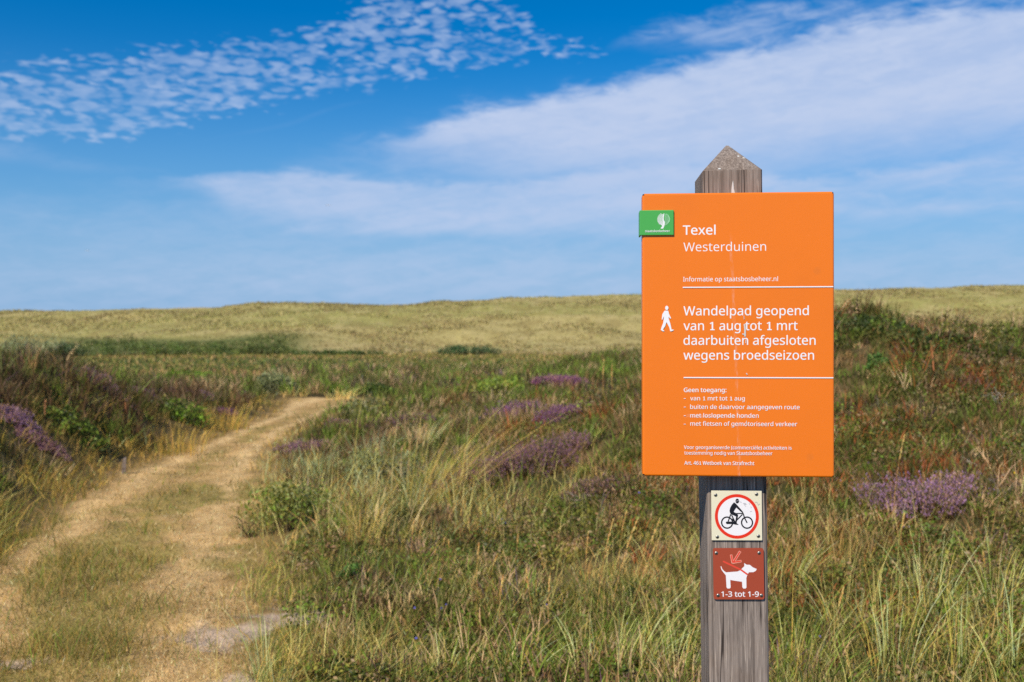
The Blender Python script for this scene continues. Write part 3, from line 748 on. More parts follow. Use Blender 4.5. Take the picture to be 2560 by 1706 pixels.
def H(x, y):
    x = np.asarray(x, float); y = np.asarray(y, float)
    xl, xr = path_edges(y)
    dl = xl - x; dr = x - xr
    near = smooth((60 - y) / 20)
    tdir0 = x / np.maximum(y, 1.0)
    z = np.interp(y, AL_Y, AL_Z) * smooth(dl / 1.9) * near * np.where(y > 10, 1 - smooth((y - 10) / 4) * (0.40 - 0.40 * smooth((-tdir0 - 0.30) / 0.20)), 1.0)
    z = z + np.interp(y, AR_Y, AR_Z) * smooth((dr + 0.2) / 4.2)
    # knoll at the right
    sx = np.where(x < 3.7, 2.3, 9.0)
    z = z + 0.74 * np.exp(-((x - 3.7) / sx) ** 2 - ((y - 10.6) / 4.2) ** 2)
    sx = np.where(x < 3.55, 1.9, 1.15)
    z = z + 0.44 * np.exp(-((x - 3.55) / sx) ** 2 - ((y - 10.6) / 3.2) ** 2)
    z = z + 0.26 * np.exp(-((x - 6.3) / 2.2) ** 2 - ((y - 10.8) / 3.6) ** 2)
    off = smooth(np.maximum(dl, dr) / 0.8)
    off = np.where(y > PATH_END, 1.0, off)
    lump = (fbm(x, y, 0.55, 3, 3) - 0.5) * 0.34 + (fbm(x, y, 2.2, 2, 9) - 0.5) * 0.10
    z = z + lump * off * smooth((y - 2) / 4) * (0.25 + 0.75 * smooth((24 - y) / 8)) * smooth((70 - y) / 25)
    z = z + (fbm(x, y, 3.5, 2, 21) - 0.5) * 0.05
    z = z - 0.03 * (1 - off)
    # the sea dunes behind
    t = x / np.maximum(y, 1.0)
    ridge = np.interp(t, DUNE_T, DUNE_Z)
    yd = y + (fbm(x, y, 0.022, 3, 35) - 0.5) * 34 * smooth((150 - y) / 30)
    s = np.clip((yd - 108) / 66, 0, 1)
    rise = (0.35 * s + 0.65 * s * s * (3 - 2 * s))
    dz = ridge * rise
    dz = dz + (fbm(x, y, 0.035, 3, 31) - 0.5) * 1.8 * smooth((yd - 108) / 22) * smooth((174 - y) / 14)
    dz = dz + (fbm(x, y, 0.16, 3, 33) - 0.5) * 0.8 * smooth((y - 108) / 20)
    dz = dz * 1.0 - np.maximum(0, y - 176) * 0.05
    return z + np.where(y > 100, dz, 0.0)


def on_ground(px, py, ymin=2.5, ymax=190.0):
    """where the sight line through a spot of the photograph meets the terrain: gives a place in the world to plant something"""
    ys = np.geomspace(ymin, ymax, 1500)
    tx, tz = (px - 1280) / 2489.0, (853 - py) / 2489.0
    below = 1.4 + tz * ys <= H(tx * ys, ys)
    i = int(np.argmax(below)) if below.any() else len(ys) - 1
    y = ys[i]
    x = tx * y
    return x, y, float(H(np.array([x]), np.array([y]))[0])


SAND = [(-1.36, 4.85, .30, .26), (-1.12, 5.1, .22, .18), (-1.18, 4.1, .14, .18), (-1.2, 3.85, .18, .10), (-2.2, 4.45, .22, .07)]


def sand_mask(x, y):
    s = 0.0
    for cx, cy, rx, ry in SAND:
        s = np.maximum(s, np.exp(-((x - cx) / rx) ** 2 - ((y - cy) / ry) ** 2))
    return smooth((s + (fbm(x, y, 7.0, 4, 41, 0.7) - 0.5) * 1.5 - 0.42) / 0.35)


def path_mask(x, y):
    xl, xr = path_edges(y)
    w = (fbm(x, y, 2.6, 3, 51) - 0.5) * 0.5
    d = np.minimum(x - xl, xr - x) + w
    return np.where(y < PATH_END + w, smooth(d / 0.22 + 0.5), 0.0)


def mixc(a, b, t):
    return a * (1 - t[:, None]) + b * t[:, None]


def L(*c):
    return np.array(s2l(c))


STRAW, TAN, GOLD = L(200, 160, 100), L(166, 136, 86), L(170, 140, 68)
OLIVE, GREEN, LIME = L(116, 112, 50), L(90, 108, 40), L(112, 140, 42)
MARRAM, DKOLIVE, BROWN = L(142, 150, 114), L(70, 74, 32), L(112, 88, 58)
HEATH, PURPLE, LILAC = L(86, 66, 48), L(134, 88, 124), L(164, 124, 160)
RUST, DEAD, BARE = L(116, 66, 36), L(146, 124, 96), L(176, 156, 142)
DUNEY, DUNEG, DUNEB = L(186, 170, 102), L(168, 162, 84), L(164, 142, 88)


def path_col(x, y):
    g = fbm(x, y, 1.1, 4, 61) + (fbm(x, y, 5.0, 3, 67) - 0.5) * 0.35
    xl, xr = path_edges(y)
    s = (x - xl) / (xr - xl) + (fbm(x, y, 1.7, 3, 65) - 0.5) * 0.30
    track = np.maximum(np.exp(-((s - 0.17) / 0.11) ** 2), np.exp(-((s - 0.84) / 0.10) ** 2))
    c = mixc(np.tile(L(198, 160, 104), (len(x), 1)), L(168, 135, 84), smooth((fbm(x, y, 3.0, 4, 63) - 0.35) / 0.35))
    near = smooth((13.5 - y) / 6)
    c = mixc(c, L(226, 190, 132), track * (0.8 - 0.25 * near))
    crown = np.exp(-((s - 0.5) / 0.22) ** 2)
    greenish = smooth((g - 0.54 + 0.26 * crown + 0.16 * near - 0.22 * track) / 0.30) * (0.45 + 0.55 * smooth((20 - y) / 8))
    c = mixc(c, L(150, 134, 72), greenish * 0.75)
    return c, greenish


def zone_col(x, y):
    """colour of the bare soil, moss and litter under the plants, by place"""
    n1 = fbm(x, y, 0.7, 4, 71); n2 = fbm(x, y, 4.0, 3, 73)
    c = mixc(np.tile(L(96, 82, 52), (len(x), 1)), L(66, 62, 34), smooth((n1 - 0.38) / 0.25))
    c = mixc(c, L(128, 104, 70), smooth((n2 - 0.5) / 0.25) * 0.6)
    # heath flats
    f = smooth((y - 40) / 20)
    far = mixc(np.tile(L(140, 124, 74), (len(x), 1)), L(156, 118, 78), smooth((fbm(x * 0.2, y, 0.12, 3, 75) - 0.46) / 0.14))
    far = mixc(far, L(84, 92, 50), smooth((fbm(x * 0.18, y, 0.10, 3, 77) - 0.52) / 0.1))
    c = mixc(c, far, f)
    # dunes
    d = smooth((y - 104) / 10)
    n3 = fbm(x * 0.6, y, 0.06, 4, 79); n4 = fbm(x, y, 0.5, 3, 81)
    du = mixc(np.tile(L(172, 156, 98), (len(x), 1)), L(158, 150, 86), smooth((n3 - 0.4) / 0.2))
    du = mixc(du, L(176, 158, 106), smooth((n4 - 0.5) / 0.2) * 0.6)
    du = mixc(du, L(134, 114, 68), smooth((0.46 - n4) / 0.14) * 0.5)
    low = smooth((128 - y) / 20)
    du = mixc(du, L(180, 160, 108), low * 0.6)
    t = x / np.maximum(y, 1)
    du = mixc(du, L(104, 108, 58), smooth((131 - y + 16 * (fbm(x * 0.5, y, 0.05, 3, 153) - 0.5)) / 5) * smooth((0.50 - np.abs(t + 0.33) / 0.30) / 0.2))
    # open sand near the crest at the left
    sandy = np.exp(-((t + 0.325) / 0.035) ** 2) * smooth((y - 166) / 6) * smooth((180 - y) / 5)
    du = mixc(du, L(196, 166, 118), np.clip(sandy * 1.5, 0, 1))
    return mixc(c, du, d)


NU, NV = 560, 640
rows = np.concatenate([np.linspace(-3.0, 3.0, 40, endpoint=False), np.geomspace(3.0, 240.0, NV), np.linspace(300, 2500, 8)])
tt = np.linspace(-1, 1, NU)
tt = 0.62 * tt + 0.38 * tt ** 3 * 1.2
gx = (rows[:, None] + 4.5) * tt[None, :] * np.where(rows[:, None] > 240, 1.6, 1.0)
gy = np.repeat(rows[:, None], NU, 1)
X, Y = gx.ravel(), gy.ravel()
Z = H(X, np.maximum(Y, 2.0))
PM = path_mask(X, Y); SM = sand_mask(X, Y)
Z = Z - 0.012 * SM * (fbm(X, Y, 9, 2, 91)) + 0.045 * SM * (fbm(X, Y, 13, 3, 93) - 0.5)
nr = len(rows)
idx = np.arange(nr * NU).reshape(nr, NU)
quads = np.stack([idx[:-1, :-1], idx[:-1, 1:], idx[1:, 1:], idx[1:, :-1]], -1).reshape(-1, 4)


def mesh_from(name, verts, faces, mat, cols=None, smooth_shade=False):
    """faces: list of (n,k) index arrays"""
    me = bpy.data.meshes.new(name)
    me.vertices.add(len(verts))
    me.vertices.foreach_set('co', np.ascontiguousarray(verts, np.float32).ravel())
    if isinstance(faces, np.ndarray): faces = [faces]
    loops = np.concatenate([f.ravel() for f in faces]).astype(np.int32)
    counts = np.concatenate([np.full(len(f), f.shape[1], np.int32) for f in faces])
    starts = np.concatenate([[0], np.cumsum(counts)[:-1]]).astype(np.int32)
    me.loops.add(len(loops)); me.loops.foreach_set('vertex_index', loops)
    me.polygons.add(len(counts))
    me.polygons.foreach_set('loop_start', starts)
    me.polygons.foreach_set('loop_total', counts)
    if smooth_shade:
        me.polygons.foreach_set('use_smooth', np.ones(len(counts), bool))
    me.update(calc_edges=True)
    if cols is not None:
        at = me.color_attributes.new('col', 'FLOAT_COLOR', 'POINT')
        c4 = np.ones((len(verts), 4), np.float32); c4[:, :3] = np.clip(cols, 0.002, 0.95)
        at.data.foreach_set('color', c4.ravel())
    me.materials.append(mat)
    return me


def link_mesh(name, me, parent=None):
    o = bpy.data.objects.new(name, me)
    COL.objects.link(o)
    o.parent = parent
    return o


# soil material: vertex colour broken up by grain at several sizes
M_SOIL, n_, b_ = material('soil', 0.95, 0.1)
va = n_.new('ShaderNodeVertexColor', layer_name='col')
pos = n_.new('ShaderNodeNewGeometry').outputs['Position']
s1 = n_.noise(pos, 45, 4, 0.65); s2 = n_.noise(pos, 9, 4, 0.6); s3 = n_.noise(pos, 0.9, 4, 0.6)
gr = n_.m('ADD', n_.m('MULTIPLY', s1, 0.5), n_.m('ADD', n_.m('MULTIPLY', s2, 0.45), n_.m('MULTIPLY', s3, 0.35)))
gr = n_.m('MULTIPLY_ADD', gr, 1.7, -0.1)
cg = n_.new('ShaderNodeVectorMath', operation='SCALE')
n_.put(cg.inputs[0], va.outputs[0]); n_.put(cg.inputs['Scale'], gr)
n_.put(b_.inputs['Base Color'], cg.outputs[0])
bp = n_.new('ShaderNodeBump'); bp.inputs['Strength'].default_value = 0.8; bp.inputs['Distance'].default_value = 0.02
n_.put(bp.inputs['Height'], n_.m('ADD', s1, s2)); n_.put(b_.inputs['Normal'], bp.outputs[0])

gcol = zone_col(X, np.maximum(Y, 2.0))
pcol, _g = path_col(X, Y)
_xl, _xr = path_edges(Y)
_near = smooth((0.45 - np.maximum(X - _xr, _xl - X)) / 0.35) * (Y < PATH_END)
gcol = mixc(gcol, mixc(pcol, L(128, 104, 62) * np.ones((len(X), 1)), np.full(len(X), 0.5)), _near * 0.8)
gcol = mixc(gcol, pcol, PM)
gcol = mixc(gcol, L(190, 166, 144), SM * 0.8)
fc = quads.mean(1).astype(int)   # cheap face sampling: use corner means of the masks
pf = PM[quads].mean(1); sf = SM[quads].mean(1); yf_ = Y[quads].mean(1)
is_sand = (sf > 0.6) & (yf_ < 7) & (yf_ > 2)
is_path = (pf > 0.5) & ~is_sand
is_dune = (yf_ > 108) & ~is_path
is_ground = ~(is_sand | is_path | is_dune)


def terrain_piece(name, sel, label):
    q = quads[sel]
    used, inv = np.unique(q, return_inverse=True)
    me = mesh_from(name, np.stack([X, Y, Z], 1)[used], inv.reshape(-1, 4), M_SOIL, gcol[used], True)
    tag(link_mesh(name, me), label, None, None, 'structure')


terrain_piece('ground', is_ground, 'rough heath ground under the plants on both sides of the trail')
terrain_piece('path', is_path, 'mown straw coloured footpath curving away into the heath')
terrain_piece('sand', is_sand, 'patches of bare pale sand beside the footpath in front')
terrain_piece('dunes', is_dune, 'long grassy dune ridge across the horizon')

# ------------------------------------------------------------------ plants
def plant_material(name, transl=0.35, rough=0.6, spec=0.25, vary=0.35, size=3.0):
    m = bpy.data.materials.new(name); m.use_nodes = True
    nt = m.node_tree; n = Nodes(nt)
    b = nt.nodes['Principled BSDF']; out = nt.nodes['Material Output']
    v = n.new('ShaderNodeVertexColor', layer_name='col')
    b.inputs['Roughness'].default_value = rough
    b.inputs['Specular IOR Level'].default_value = spec
    n.put(b.inputs['Base Color'], v.outputs[0])
    t = n.new('ShaderNodeBsdfTranslucent')
    n.put(t.inputs[0], v.outputs[0])
    ms = n.new('ShaderNodeMixShader'); ms.inputs[0].default_value = transl
    n.put(ms.inputs[1], b.outputs[0]); n.put(ms.inputs[2], t.outputs[0])
    nt.links.new(ms.outputs[0], out.inputs[0])
    return m


M_GRASS = plant_material('grass_blade')
M_HEATH = plant_material('heather_sprig', 0.2)
M_LEAF = plant_material('shrub_leaf', 0.3, 0.5, 0.35)
M_STEM = plant_material('woody_stem', 0.0, 0.9, 0.1)
M_PETAL = plant_material('petal', 0.35, 0.6, 0.2)


def strips(P, wv, taper, cols):
    """P (N,S,3) centre lines, wv (N,3) half width vectors, taper (S,), cols (N,S,3) -> verts, faces, colours; the last station is a point"""
    N, S, _ = P.shape
    tp = np.asarray(taper)[None, :S - 1, None]
    Lf = P[:, :S - 1] - wv[:, None, :] * tp
    Rt = P[:, :S - 1] + wv[:, None, :] * tp
    k = 2 * (S - 1) + 1
    V = np.empty((N, k, 3)); C = np.empty((N, k, 3))
    V[:, 0:k - 1:2] = Lf; V[:, 1:k - 1:2] = Rt; V[:, k - 1] = P[:, S - 1]
    C[:, 0:k - 1:2] = cols[:, :S - 1]; C[:, 1:k - 1:2] = cols[:, :S - 1]; C[:, k - 1] = cols[:, S - 1]
    base = (np.arange(N) * k)[:, None]
    qs = [base + np.array([[2 * s, 2 * s + 1, 2 * s + 3, 2 * s + 2]]) for s in range(S - 2)]
    tri = base + np.array([[k - 3, k - 2, k - 1]])
    faces = ([np.concatenate(qs)] if qs else []) + [tri]
    return V.reshape(-1, 3), faces, C.reshape(-1, 3)


def blades(root, height, lean, width, col, bend=0.5, tipcol=None, S=3, face=None):
    """arching blades: root (N,3), lean (N,2) horizontal reach of the tip as a fraction of the height"""
    N = len(root)
    u = np.linspace(0, 1, S)[None, :, None]
    up = np.zeros((N, 1, 3)); up[:, 0, 2] = height
    ln = np.zeros((N, 1, 3)); ln[:, 0, :2] = lean * height[:, None]
    P = root[:, None, :] + up * (u - 0.22 * bend * u ** 3) + ln * (u * (1 - bend) + bend * u ** 2)
    a = rng.uniform(0, np.pi, N) if face is None else face
    wv = np.stack([np.cos(a), np.sin(a), np.zeros(N)], 1) * (width / 2)[:, None]
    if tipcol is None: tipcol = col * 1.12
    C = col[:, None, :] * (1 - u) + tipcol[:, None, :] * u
    return strips(P, wv, np.linspace(1, 0.35, S), C)


def diamonds(c, d, wv, col):
    """leaf quads: centre c, half length vector d, half width vector wv"""
    N = len(c)
    V = np.stack([c - d, c + wv * 1.0 - d * 0.1, c + d, c - wv - d * 0.1], 1)
    f = (np.arange(N) * 4)[:, None] + np.arange(4)[None]
    return V.reshape(-1, 3), [f], np.repeat(col, 4, 0)


def join(parts):
    V, Fs, C, off = [], {}, [], 0
    for v, fs, c in parts:
        V.append(v); C.append(c)
        for f in fs:
            Fs.setdefault(f.shape[1], []).append(f + off)
        off += len(v)
    return np.concatenate(V), [np.concatenate(Fs[k]) for k in sorted(Fs)], np.concatenate(C)


def unit(n):
    v = rng.normal(size=(n, 3))
    return v / np.linalg.norm(v, axis=1)[:, None]


def pick(pal, w, n):
    """n colours out of a palette, each nudged a little"""
    w = np.asarray(w, float)
    if w.ndim == 1:
        i = rng.choice(len(pal), n, p=w / w.sum())
    else:
        cw = np.cumsum(w / w.sum(1, keepdims=True), 1)
        i = (rng.random(n)[:, None] > cw).sum(1).clip(0, len(pal) - 1)
    c = np.array(pal)[i]
    return c * rng.uniform(0.72, 1.28, (n, 1)) * rng.uniform(0.93, 1.07, (n, 3))


def scatter(n, y0, y1, p=2.0, tmax=0.66):
    """places on the ground, thinning with distance as 1/y^p along the view, wider than the frame"""
    u = rng.random(n)
    if p == 1.0:
        y = y0 * (y1 / y0) ** u
    else:
        a = 1 - p
        y = (y0 ** a + u * (y1 ** a - y0 ** a)) ** (1 / a)
    x = rng.uniform(-tmax, tmax, n) * (y + 0.6)
    return x, y


def keep_out(x, y, r=0.0):
    """True where a plant may stand: off the path and off the sand, clear of the post"""
    return ((x - 0.47) ** 2 + (y - 2.1) ** 2 > 0.03)


VEG = np.array([1.88, 1.78, 1.48])      # fresh leaves reflect this much more than their shaded masses look


def dists(x, y):
    xl, xr = path_edges(y)
    past = y > PATH_END + 0.4
    return np.where(past, 9.0, xl - x), np.where(past, 9.0, x - xr)


# the rounder bushes push the low cover aside: (spot in the photograph, width there)
BUSHES = [(2300, 1285, 235), (1325, 1180, 265), (1285, 1050, 120), (1390, 1055, 105), (1405, 968, 120), (760, 1130, 120), (40, 1062, 80), (95, 1108, 120),
          (560, 1040, 44), (345, 992, 80), (1225, 988, 190), (945, 992, 88), (468, 958, 200), (690, 985, 85), (905, 1050, 105), (450, 1052, 150), (190, 1090, 150), (725, 1330, 190), (950, 1190, 220)]
CLEAR = []
for _p in BUSHES:
    _x, _y, _z = on_ground(_p[0], _p[1])
    CLEAR.append((_x, _y, _p[2] / 2489.0 * _y / 2))


def clear_of(x, y):
    ok_ = np.ones(len(x), bool)
    for cx, cy, r_ in CLEAR:
        ok_ &= ((x - cx) / (r_ * 0.95)) ** 2 + ((y - cy + r_ * 0.5) / (r_ * 1.3 + 0.25)) ** 2 > 1
    return ok_


# --- grass over the heath (everything off the path up to the flats)
n = 260000
x, y = scatter(n, 2.3, 34.0, 2.0)
pm, sm = path_mask(x, y), sand_mask(x, y)
dl, dr = dists(x, y)
clump = fbm(x, y, 1.6, 3, 101)
dens = np.where(dl > 0, 0.85 - 0.78 * smooth((dl - 0.9) / 0.9), 0.85 - 0.45 * smooth((y - 9) / 8))
knoll = np.exp(-((x - 4.2) / 3.0) ** 2 - ((y - 10.0) / 4.0) ** 2)
dens = dens * (1 - 0.95 * smooth((knoll - 0.10) / 0.25)) * (0.22 + 1.4 * smooth((clump - 0.38) / 0.2)) + 0.5 * ((dr > 0) & (dr < 0.7)) * smooth((y - 5) / 1.5)
ok = (pm < 0.35) & (sm < 0.3) & (rng.random(n) < dens) & keep_out(x, y) & (clear_of(x, y) | (rng.random(n) < 0.25))
x, y, dl, dr = x[ok], y[ok], dl[ok], dr[ok]; n = len(x)
kn = knoll[ok]
patch = fbm(x, y, 0.8, 3, 103); patch2 = fbm(x, y, 2.5, 3, 105)
left = dl > 0
edge = np.minimum(np.where(dl > 0, dl, 9), np.where(dr > 0, dr, 9))
w = np.zeros((n, 6))      # straw, tan, gold, olive, green, marram
w[:, 0] = 0.22 + 0.7 * smooth((0.5 - edge) / 0.4) * (patch > 0.5) + 0.9 * smooth((patch2 - 0.55) / 0.1) * (y < 8)
w[:, 1] = 0.28 + 0.7 * smooth((patch - 0.50) / 0.12)
w[:, 2] = 0.20 + 1.2 * left * smooth((1.5 - dl) / 0.6)
w[:, 3] = 0.70
w[:, 4] = 0.55 * smooth((10 - y) / 4) + 1.1 * smooth((0.50 - patch) / 0.12) * smooth((12 - y) / 5)
w[:, 5] = 0.15 + 1.1 * (dr > 0) * smooth((2.2 - dr) / 1.0) * smooth((y - 6) / 2) * smooth((15 - y) / 4)
col = pick([STRAW, TAN, GOLD, OLIVE, GREEN, MARRAM], w, n) * VEG
hgt = rng.gamma(5, 0.0155, n) * (0.6 + 1.0 * fbm(x, y, 0.9, 2, 107))
tallsel = rng.random(n) < 0.09 * (y < 9)
hgt[tallsel] *= rng.uniform(1.7, 3.0, int(tallsel.sum()))
hgt *= np.where(left, 1.0 + 0.8 * smooth((1.5 - dl) / 0.8), 1.0) * (1 - 0.45 * smooth((0.30 - edge) / 0.3) * left) * (1 - 0.3 * kn)
hgt *= 1 + 0.55 * ((dr > 0) & (dr < 2.2) & (y > 6.5) & (y < 15))
lean = rng.normal(0, 1.0, (n, 2)) * rng.uniform(0.3, 1.2, (n, 1)); lean[:, 0] += 0.16
lean[tallsel] *= 0.4
wid = np.maximum(0.0030, 0.00075 * y) * rng.uniform(0.7, 1.4, n)
wid[tallsel] *= 0.8
col[tallsel] = mixc(col[tallsel], L(206, 184, 122) * VEG * np.ones((int(tallsel.sum()), 1)), rng.uniform(0.1, 0.9, int(tallsel.sum())))
root = np.stack([x, y, H(x, y) - 0.01], 1)
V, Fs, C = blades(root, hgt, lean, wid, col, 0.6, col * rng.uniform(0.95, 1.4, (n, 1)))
me = mesh_from('grass', V, Fs, M_GRASS, C)
tag(link_mesh('grass', me), 'mixed green and straw coloured wild grass covering the heath ground', None, None, 'stuff')

# --- dense golden fringe grass along the foot of the left bank
n = 130000
x, y = scatter(n, 4.0, 24.0, 1.9)
dl, dr = dists(x, y)
tn = fbm(x, y, 1.3, 3, 161)
ok = (dl > -0.05) & (dl < 2.0) & (rng.random(n) < smooth((1.15 + 1.0 * (tn - 0.5) - dl) / 0.4) * (0.45 + 0.9 * smooth((tn - 0.35) / 0.2)))
x, y, dl, tn = x[ok], y[ok], dl[ok], tn[ok]; n = len(x)
col = pick([L(158, 136, 78), L(138, 120, 68), OLIVE, TAN, GREEN], [2.5, 4, 3, 1.8, 0.8], n) * VEG * 0.74
hgt = rng.uniform(0.07, 0.23, n) * (0.55 + 0.9 * smooth((tn - 0.3) / 0.35)) * (0.45 + 0.55 * smooth(dl / 0.35))
lean = rng.normal(0, 0.35, (n, 2)); lean[:, 0] += 0.12
wid = np.maximum(0.0026, 0.0006 * y) * rng.uniform(0.7, 1.3, n)
V, Fs, C = blades(np.stack([x, y, H(x, y) - 0.01], 1), hgt, lean, wid, col, 0.6, col * rng.uniform(1.0, 1.35, (n, 1)))
me = mesh_from('fringe_grass', V, Fs, M_GRASS, C)
tag(link_mesh('fringe_grass', me), 'dense golden brown grass fringe at the foot of the left bank', None, None, 'stuff')

# --- blond stems standing in loose clumps over the low growth
n = 42000
x, y = scatter(n, 2.8, 15.0, 1.8)
dl, dr = dists(x, y)
bn = fbm(x, y, 0.6, 3, 171); bn2 = fbm(x, y, 3.0, 2, 173)
knoll = np.exp(-((x - 4.2) / 3.0) ** 2 - ((y - 10.0) / 3.6) ** 2)
ok = (dr > 0.2) & (rng.random(n) < smooth((bn - 0.49) / 0.08) * smooth((bn2 - 0.38) / 0.15) * (1 - 0.97 * smooth((knoll - 0.10) / 0.25)) * (1 - 0.75 * smooth((x - 0.4) / 0.8) * smooth((y - 5.0) / 1.5))) & keep_out(x, y) & (sand_mask(x, y) < 0.2) & (clear_of(x, y) | (rng.random(n) < 0.3))
x, y = x[ok], y[ok]; n = len(x)
col = pick([L(214, 190, 128), STRAW, TAN, GOLD, MARRAM, OLIVE], [3, 3, 2, 1.5, 1.5, 1.5], n) * VEG
hgt = rng.gamma(7, 0.0235, n)
lean = rng.normal(0, 0.28, (n, 2)); lean[:, 0] += 0.28
wid = np.maximum(0.0022, 0.0005 * y) * rng.uniform(0.7, 1.3, n)
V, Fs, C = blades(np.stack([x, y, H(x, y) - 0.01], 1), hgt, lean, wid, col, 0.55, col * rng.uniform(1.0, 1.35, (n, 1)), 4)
me = mesh_from('dry_grass', V, Fs, M_GRASS, C)
tag(link_mesh('dry_grass', me), 'pale straw coloured grass stems standing in loose clumps over the heath', None, None, 'stuff')

# --- short mown grass and straw on the path
n = 260000
x, y = scatter(n, 2.6, PATH_END, 2.0, 0.60)
ok = (path_mask(x, y) > 0.30) & (rng.random(n) > 0.6 * sand_mask(x, y))
x, y = x[ok], y[ok]; n = len(x)
pc, gness = path_col(x, y)
tuft = fbm(x, y, 2.6, 3, 113)
isg = rng.random(n) < 0.12 + 0.60 * gness
col = np.where(isg[:, None], pick([L(136, 126, 62), L(112, 118, 54), LIME, GOLD, TAN], [4, 3, 1.0, 3, 3], n), pick([L(200, 168, 114), TAN, L(226, 198, 146), GOLD], [5, 3, 4, 0.8], n)) * 1.25
flat = ~isg & (rng.random(n) < 0.6)
hgt = np.where(flat, rng.uniform(0.006, 0.02, n), rng.gamma(4, 0.0085, n)) * (0.7 + 2.2 * smooth((tuft - 0.48) / 0.2) * isg)
lean = np.where(flat[:, None], rng.normal(0, 3.0, (n, 2)), rng.normal(0, 0.6, (n, 2)))
wid = np.maximum(0.003, 0.0007 * y) * rng.uniform(0.7, 1.4, n)
V, Fs, C = blades(np.stack([x, y, H(x, y) + 0.002], 1), hgt, lean, wid, col, 0.5)
me = mesh_from('cut_grass', V, Fs, M_GRASS, C)
tag(link_mesh('cut_grass', me), 'short mown grass and scattered straw lying on the footpath', None, None, 'stuff')

# --- low heather and crowberry mats: many small domes of sprigs
def sprig_domes(cx, cy, rad, hh, per, pal, wts, wid0, tip=None, tipw=0.0, up=0.55):
    m = len(cx)
    tot = m * per
    ci = np.repeat(np.arange(m), per)
    r = np.sqrt(rng.random(tot)); a = rng.uniform(0, 2 * np.pi, tot)
    ox, oy = np.cos(a) * r * rad[ci] * 0.8, np.sin(a) * r * rad[ci] * 0.8
    X0, Y0 = cx[ci] + ox, cy[ci] + oy
    dome = np.sqrt(np.clip(1 - 0.75 * r ** 2, 0, 1))
    top = hh[ci] * dome * rng.uniform(0.6, 1.15, tot)
    base = np.stack([X0, Y0, H(X0, Y0) + top * 0.25 - 0.01], 1)
    cc = pick(pal, wts, m)[ci] * rng.uniform(0.65, 1.35, (tot, 1))
    lean = np.stack([np.cos(a) * r, np.sin(a) * r], 1) * (1 - up) * 1.2 + rng.normal(0, 0.35, (tot, 2))
    wd = wid0 * np.maximum(1.0, Y0 * 0.14) * rng.uniform(0.7, 1.5, tot)
    tc = cc * 1.25
    if tip is not None:
        sel = rng.random(m)[ci] < tipw
        tc = np.where(sel[:, None], tip * rng.uniform(0.7, 1.2, (tot, 1)), tc)
    return blades(base, np.maximum(0.02, top * 0.8), lean, wd, cc, 0.4, tc)


n = 38000
x, y = scatter(n, 3.0, 46.0, 2.0)
dl, dr = dists(x, y)
knoll = np.exp(-((x - 4.2) / 3.2) ** 2 - ((y - 10.0) / 4.4) ** 2)
hn = fbm(x, y, 0.9, 3, 121)
want = np.where(dl > 0, smooth((dl - 0.35) / 0.6), (0.35 + 0.65 * smooth((y - 5.5) / 4)) * smooth((dr - 0.2) / 0.7) * smooth((hn - 0.30) / 0.2))
want = np.maximum(want * 0.95, smooth((knoll - 0.14) / 0.25) * (0.55 + 0.45 * smooth((hn - 0.3) / 0.15)))
ok = (path_mask(x, y) < 0.1) & (sand_mask(x, y) < 0.2) & (rng.random(n) < want) & ((y < 30) | (x / y > -0.24)) & clear_of(x, y)
x, y, dl, dr, kn = x[ok], y[ok], dl[ok], dr[ok], knoll[ok]; m = len(x)
hn2 = fbm(x, y, 0.55, 3, 123)
w = np.zeros((m, 6))    # dark olive, heath brown, brown, dead, green, rust
w[:, 0] = 0.9
w[:, 1] = 0.25 + 1.5 * (dl > 0) * smooth((y - 8) / 3)
w[:, 2] = 0.30 + 0.4 * (kn > 0.2)
w[:, 3] = 0.20 + 0.5 * smooth((hn2 - 0.52) / 0.1)
w[:, 4] = 0.35 + 0.7 * smooth((0.5 - hn2) / 0.1)
kz = smooth((kn - 0.10) / 0.2)
w[:, 0] += 0.9 * kz; w[:, 4] *= 1 - 0.6 * kz
w[:, 5] = 0.9 * (kn > 0.10) * smooth((fbm(x, y, 0.8, 3, 125) - 0.52) / 0.06)
fz = smooth((y - 17) / 7)
w[:, 1] *= 1 - 0.75 * fz; w[:, 2] *= 1 - 0.5 * fz; w[:, 0] += 1.0 * fz; w[:, 4] += 0.15 * fz; w[:, 3] += 0.25 * fz
lb = (dl > 0.5) & (y < 19)
w[lb, 3] *= 0.25; w[lb, 2] *= 0.5; w[lb, 0] *= 1.3; w[lb, 4] *= 0.5
# palette is picked per dome inside sprig_domes, so pass a 2-D weight table
rad = np.maximum(0.10, 0.014 * y) * np.exp(rng.normal(0.0, 0.38, m))
hh = np.clip(rad * rng.uniform(0.7, 1.3, m), 0.06, 0.42) * np.where(dl > 0, 1.35, 1.0)
V, Fs, C = sprig_domes(x, y, rad, hh, 30, [DKOLIVE * VEG * 0.9, HEATH * VEG * 0.76, BROWN * VEG, DEAD * VEG, GREEN * VEG, RUST * VEG], w, 0.0062, PURPLE * 0.75, 0.03)
me = mesh_from('heath_undergrowth', V, Fs, M_HEATH, C)
tag(link_mesh('heath_undergrowth', me), 'low dark green and brown heather and crowberry mats over the heath', None, None, 'stuff')

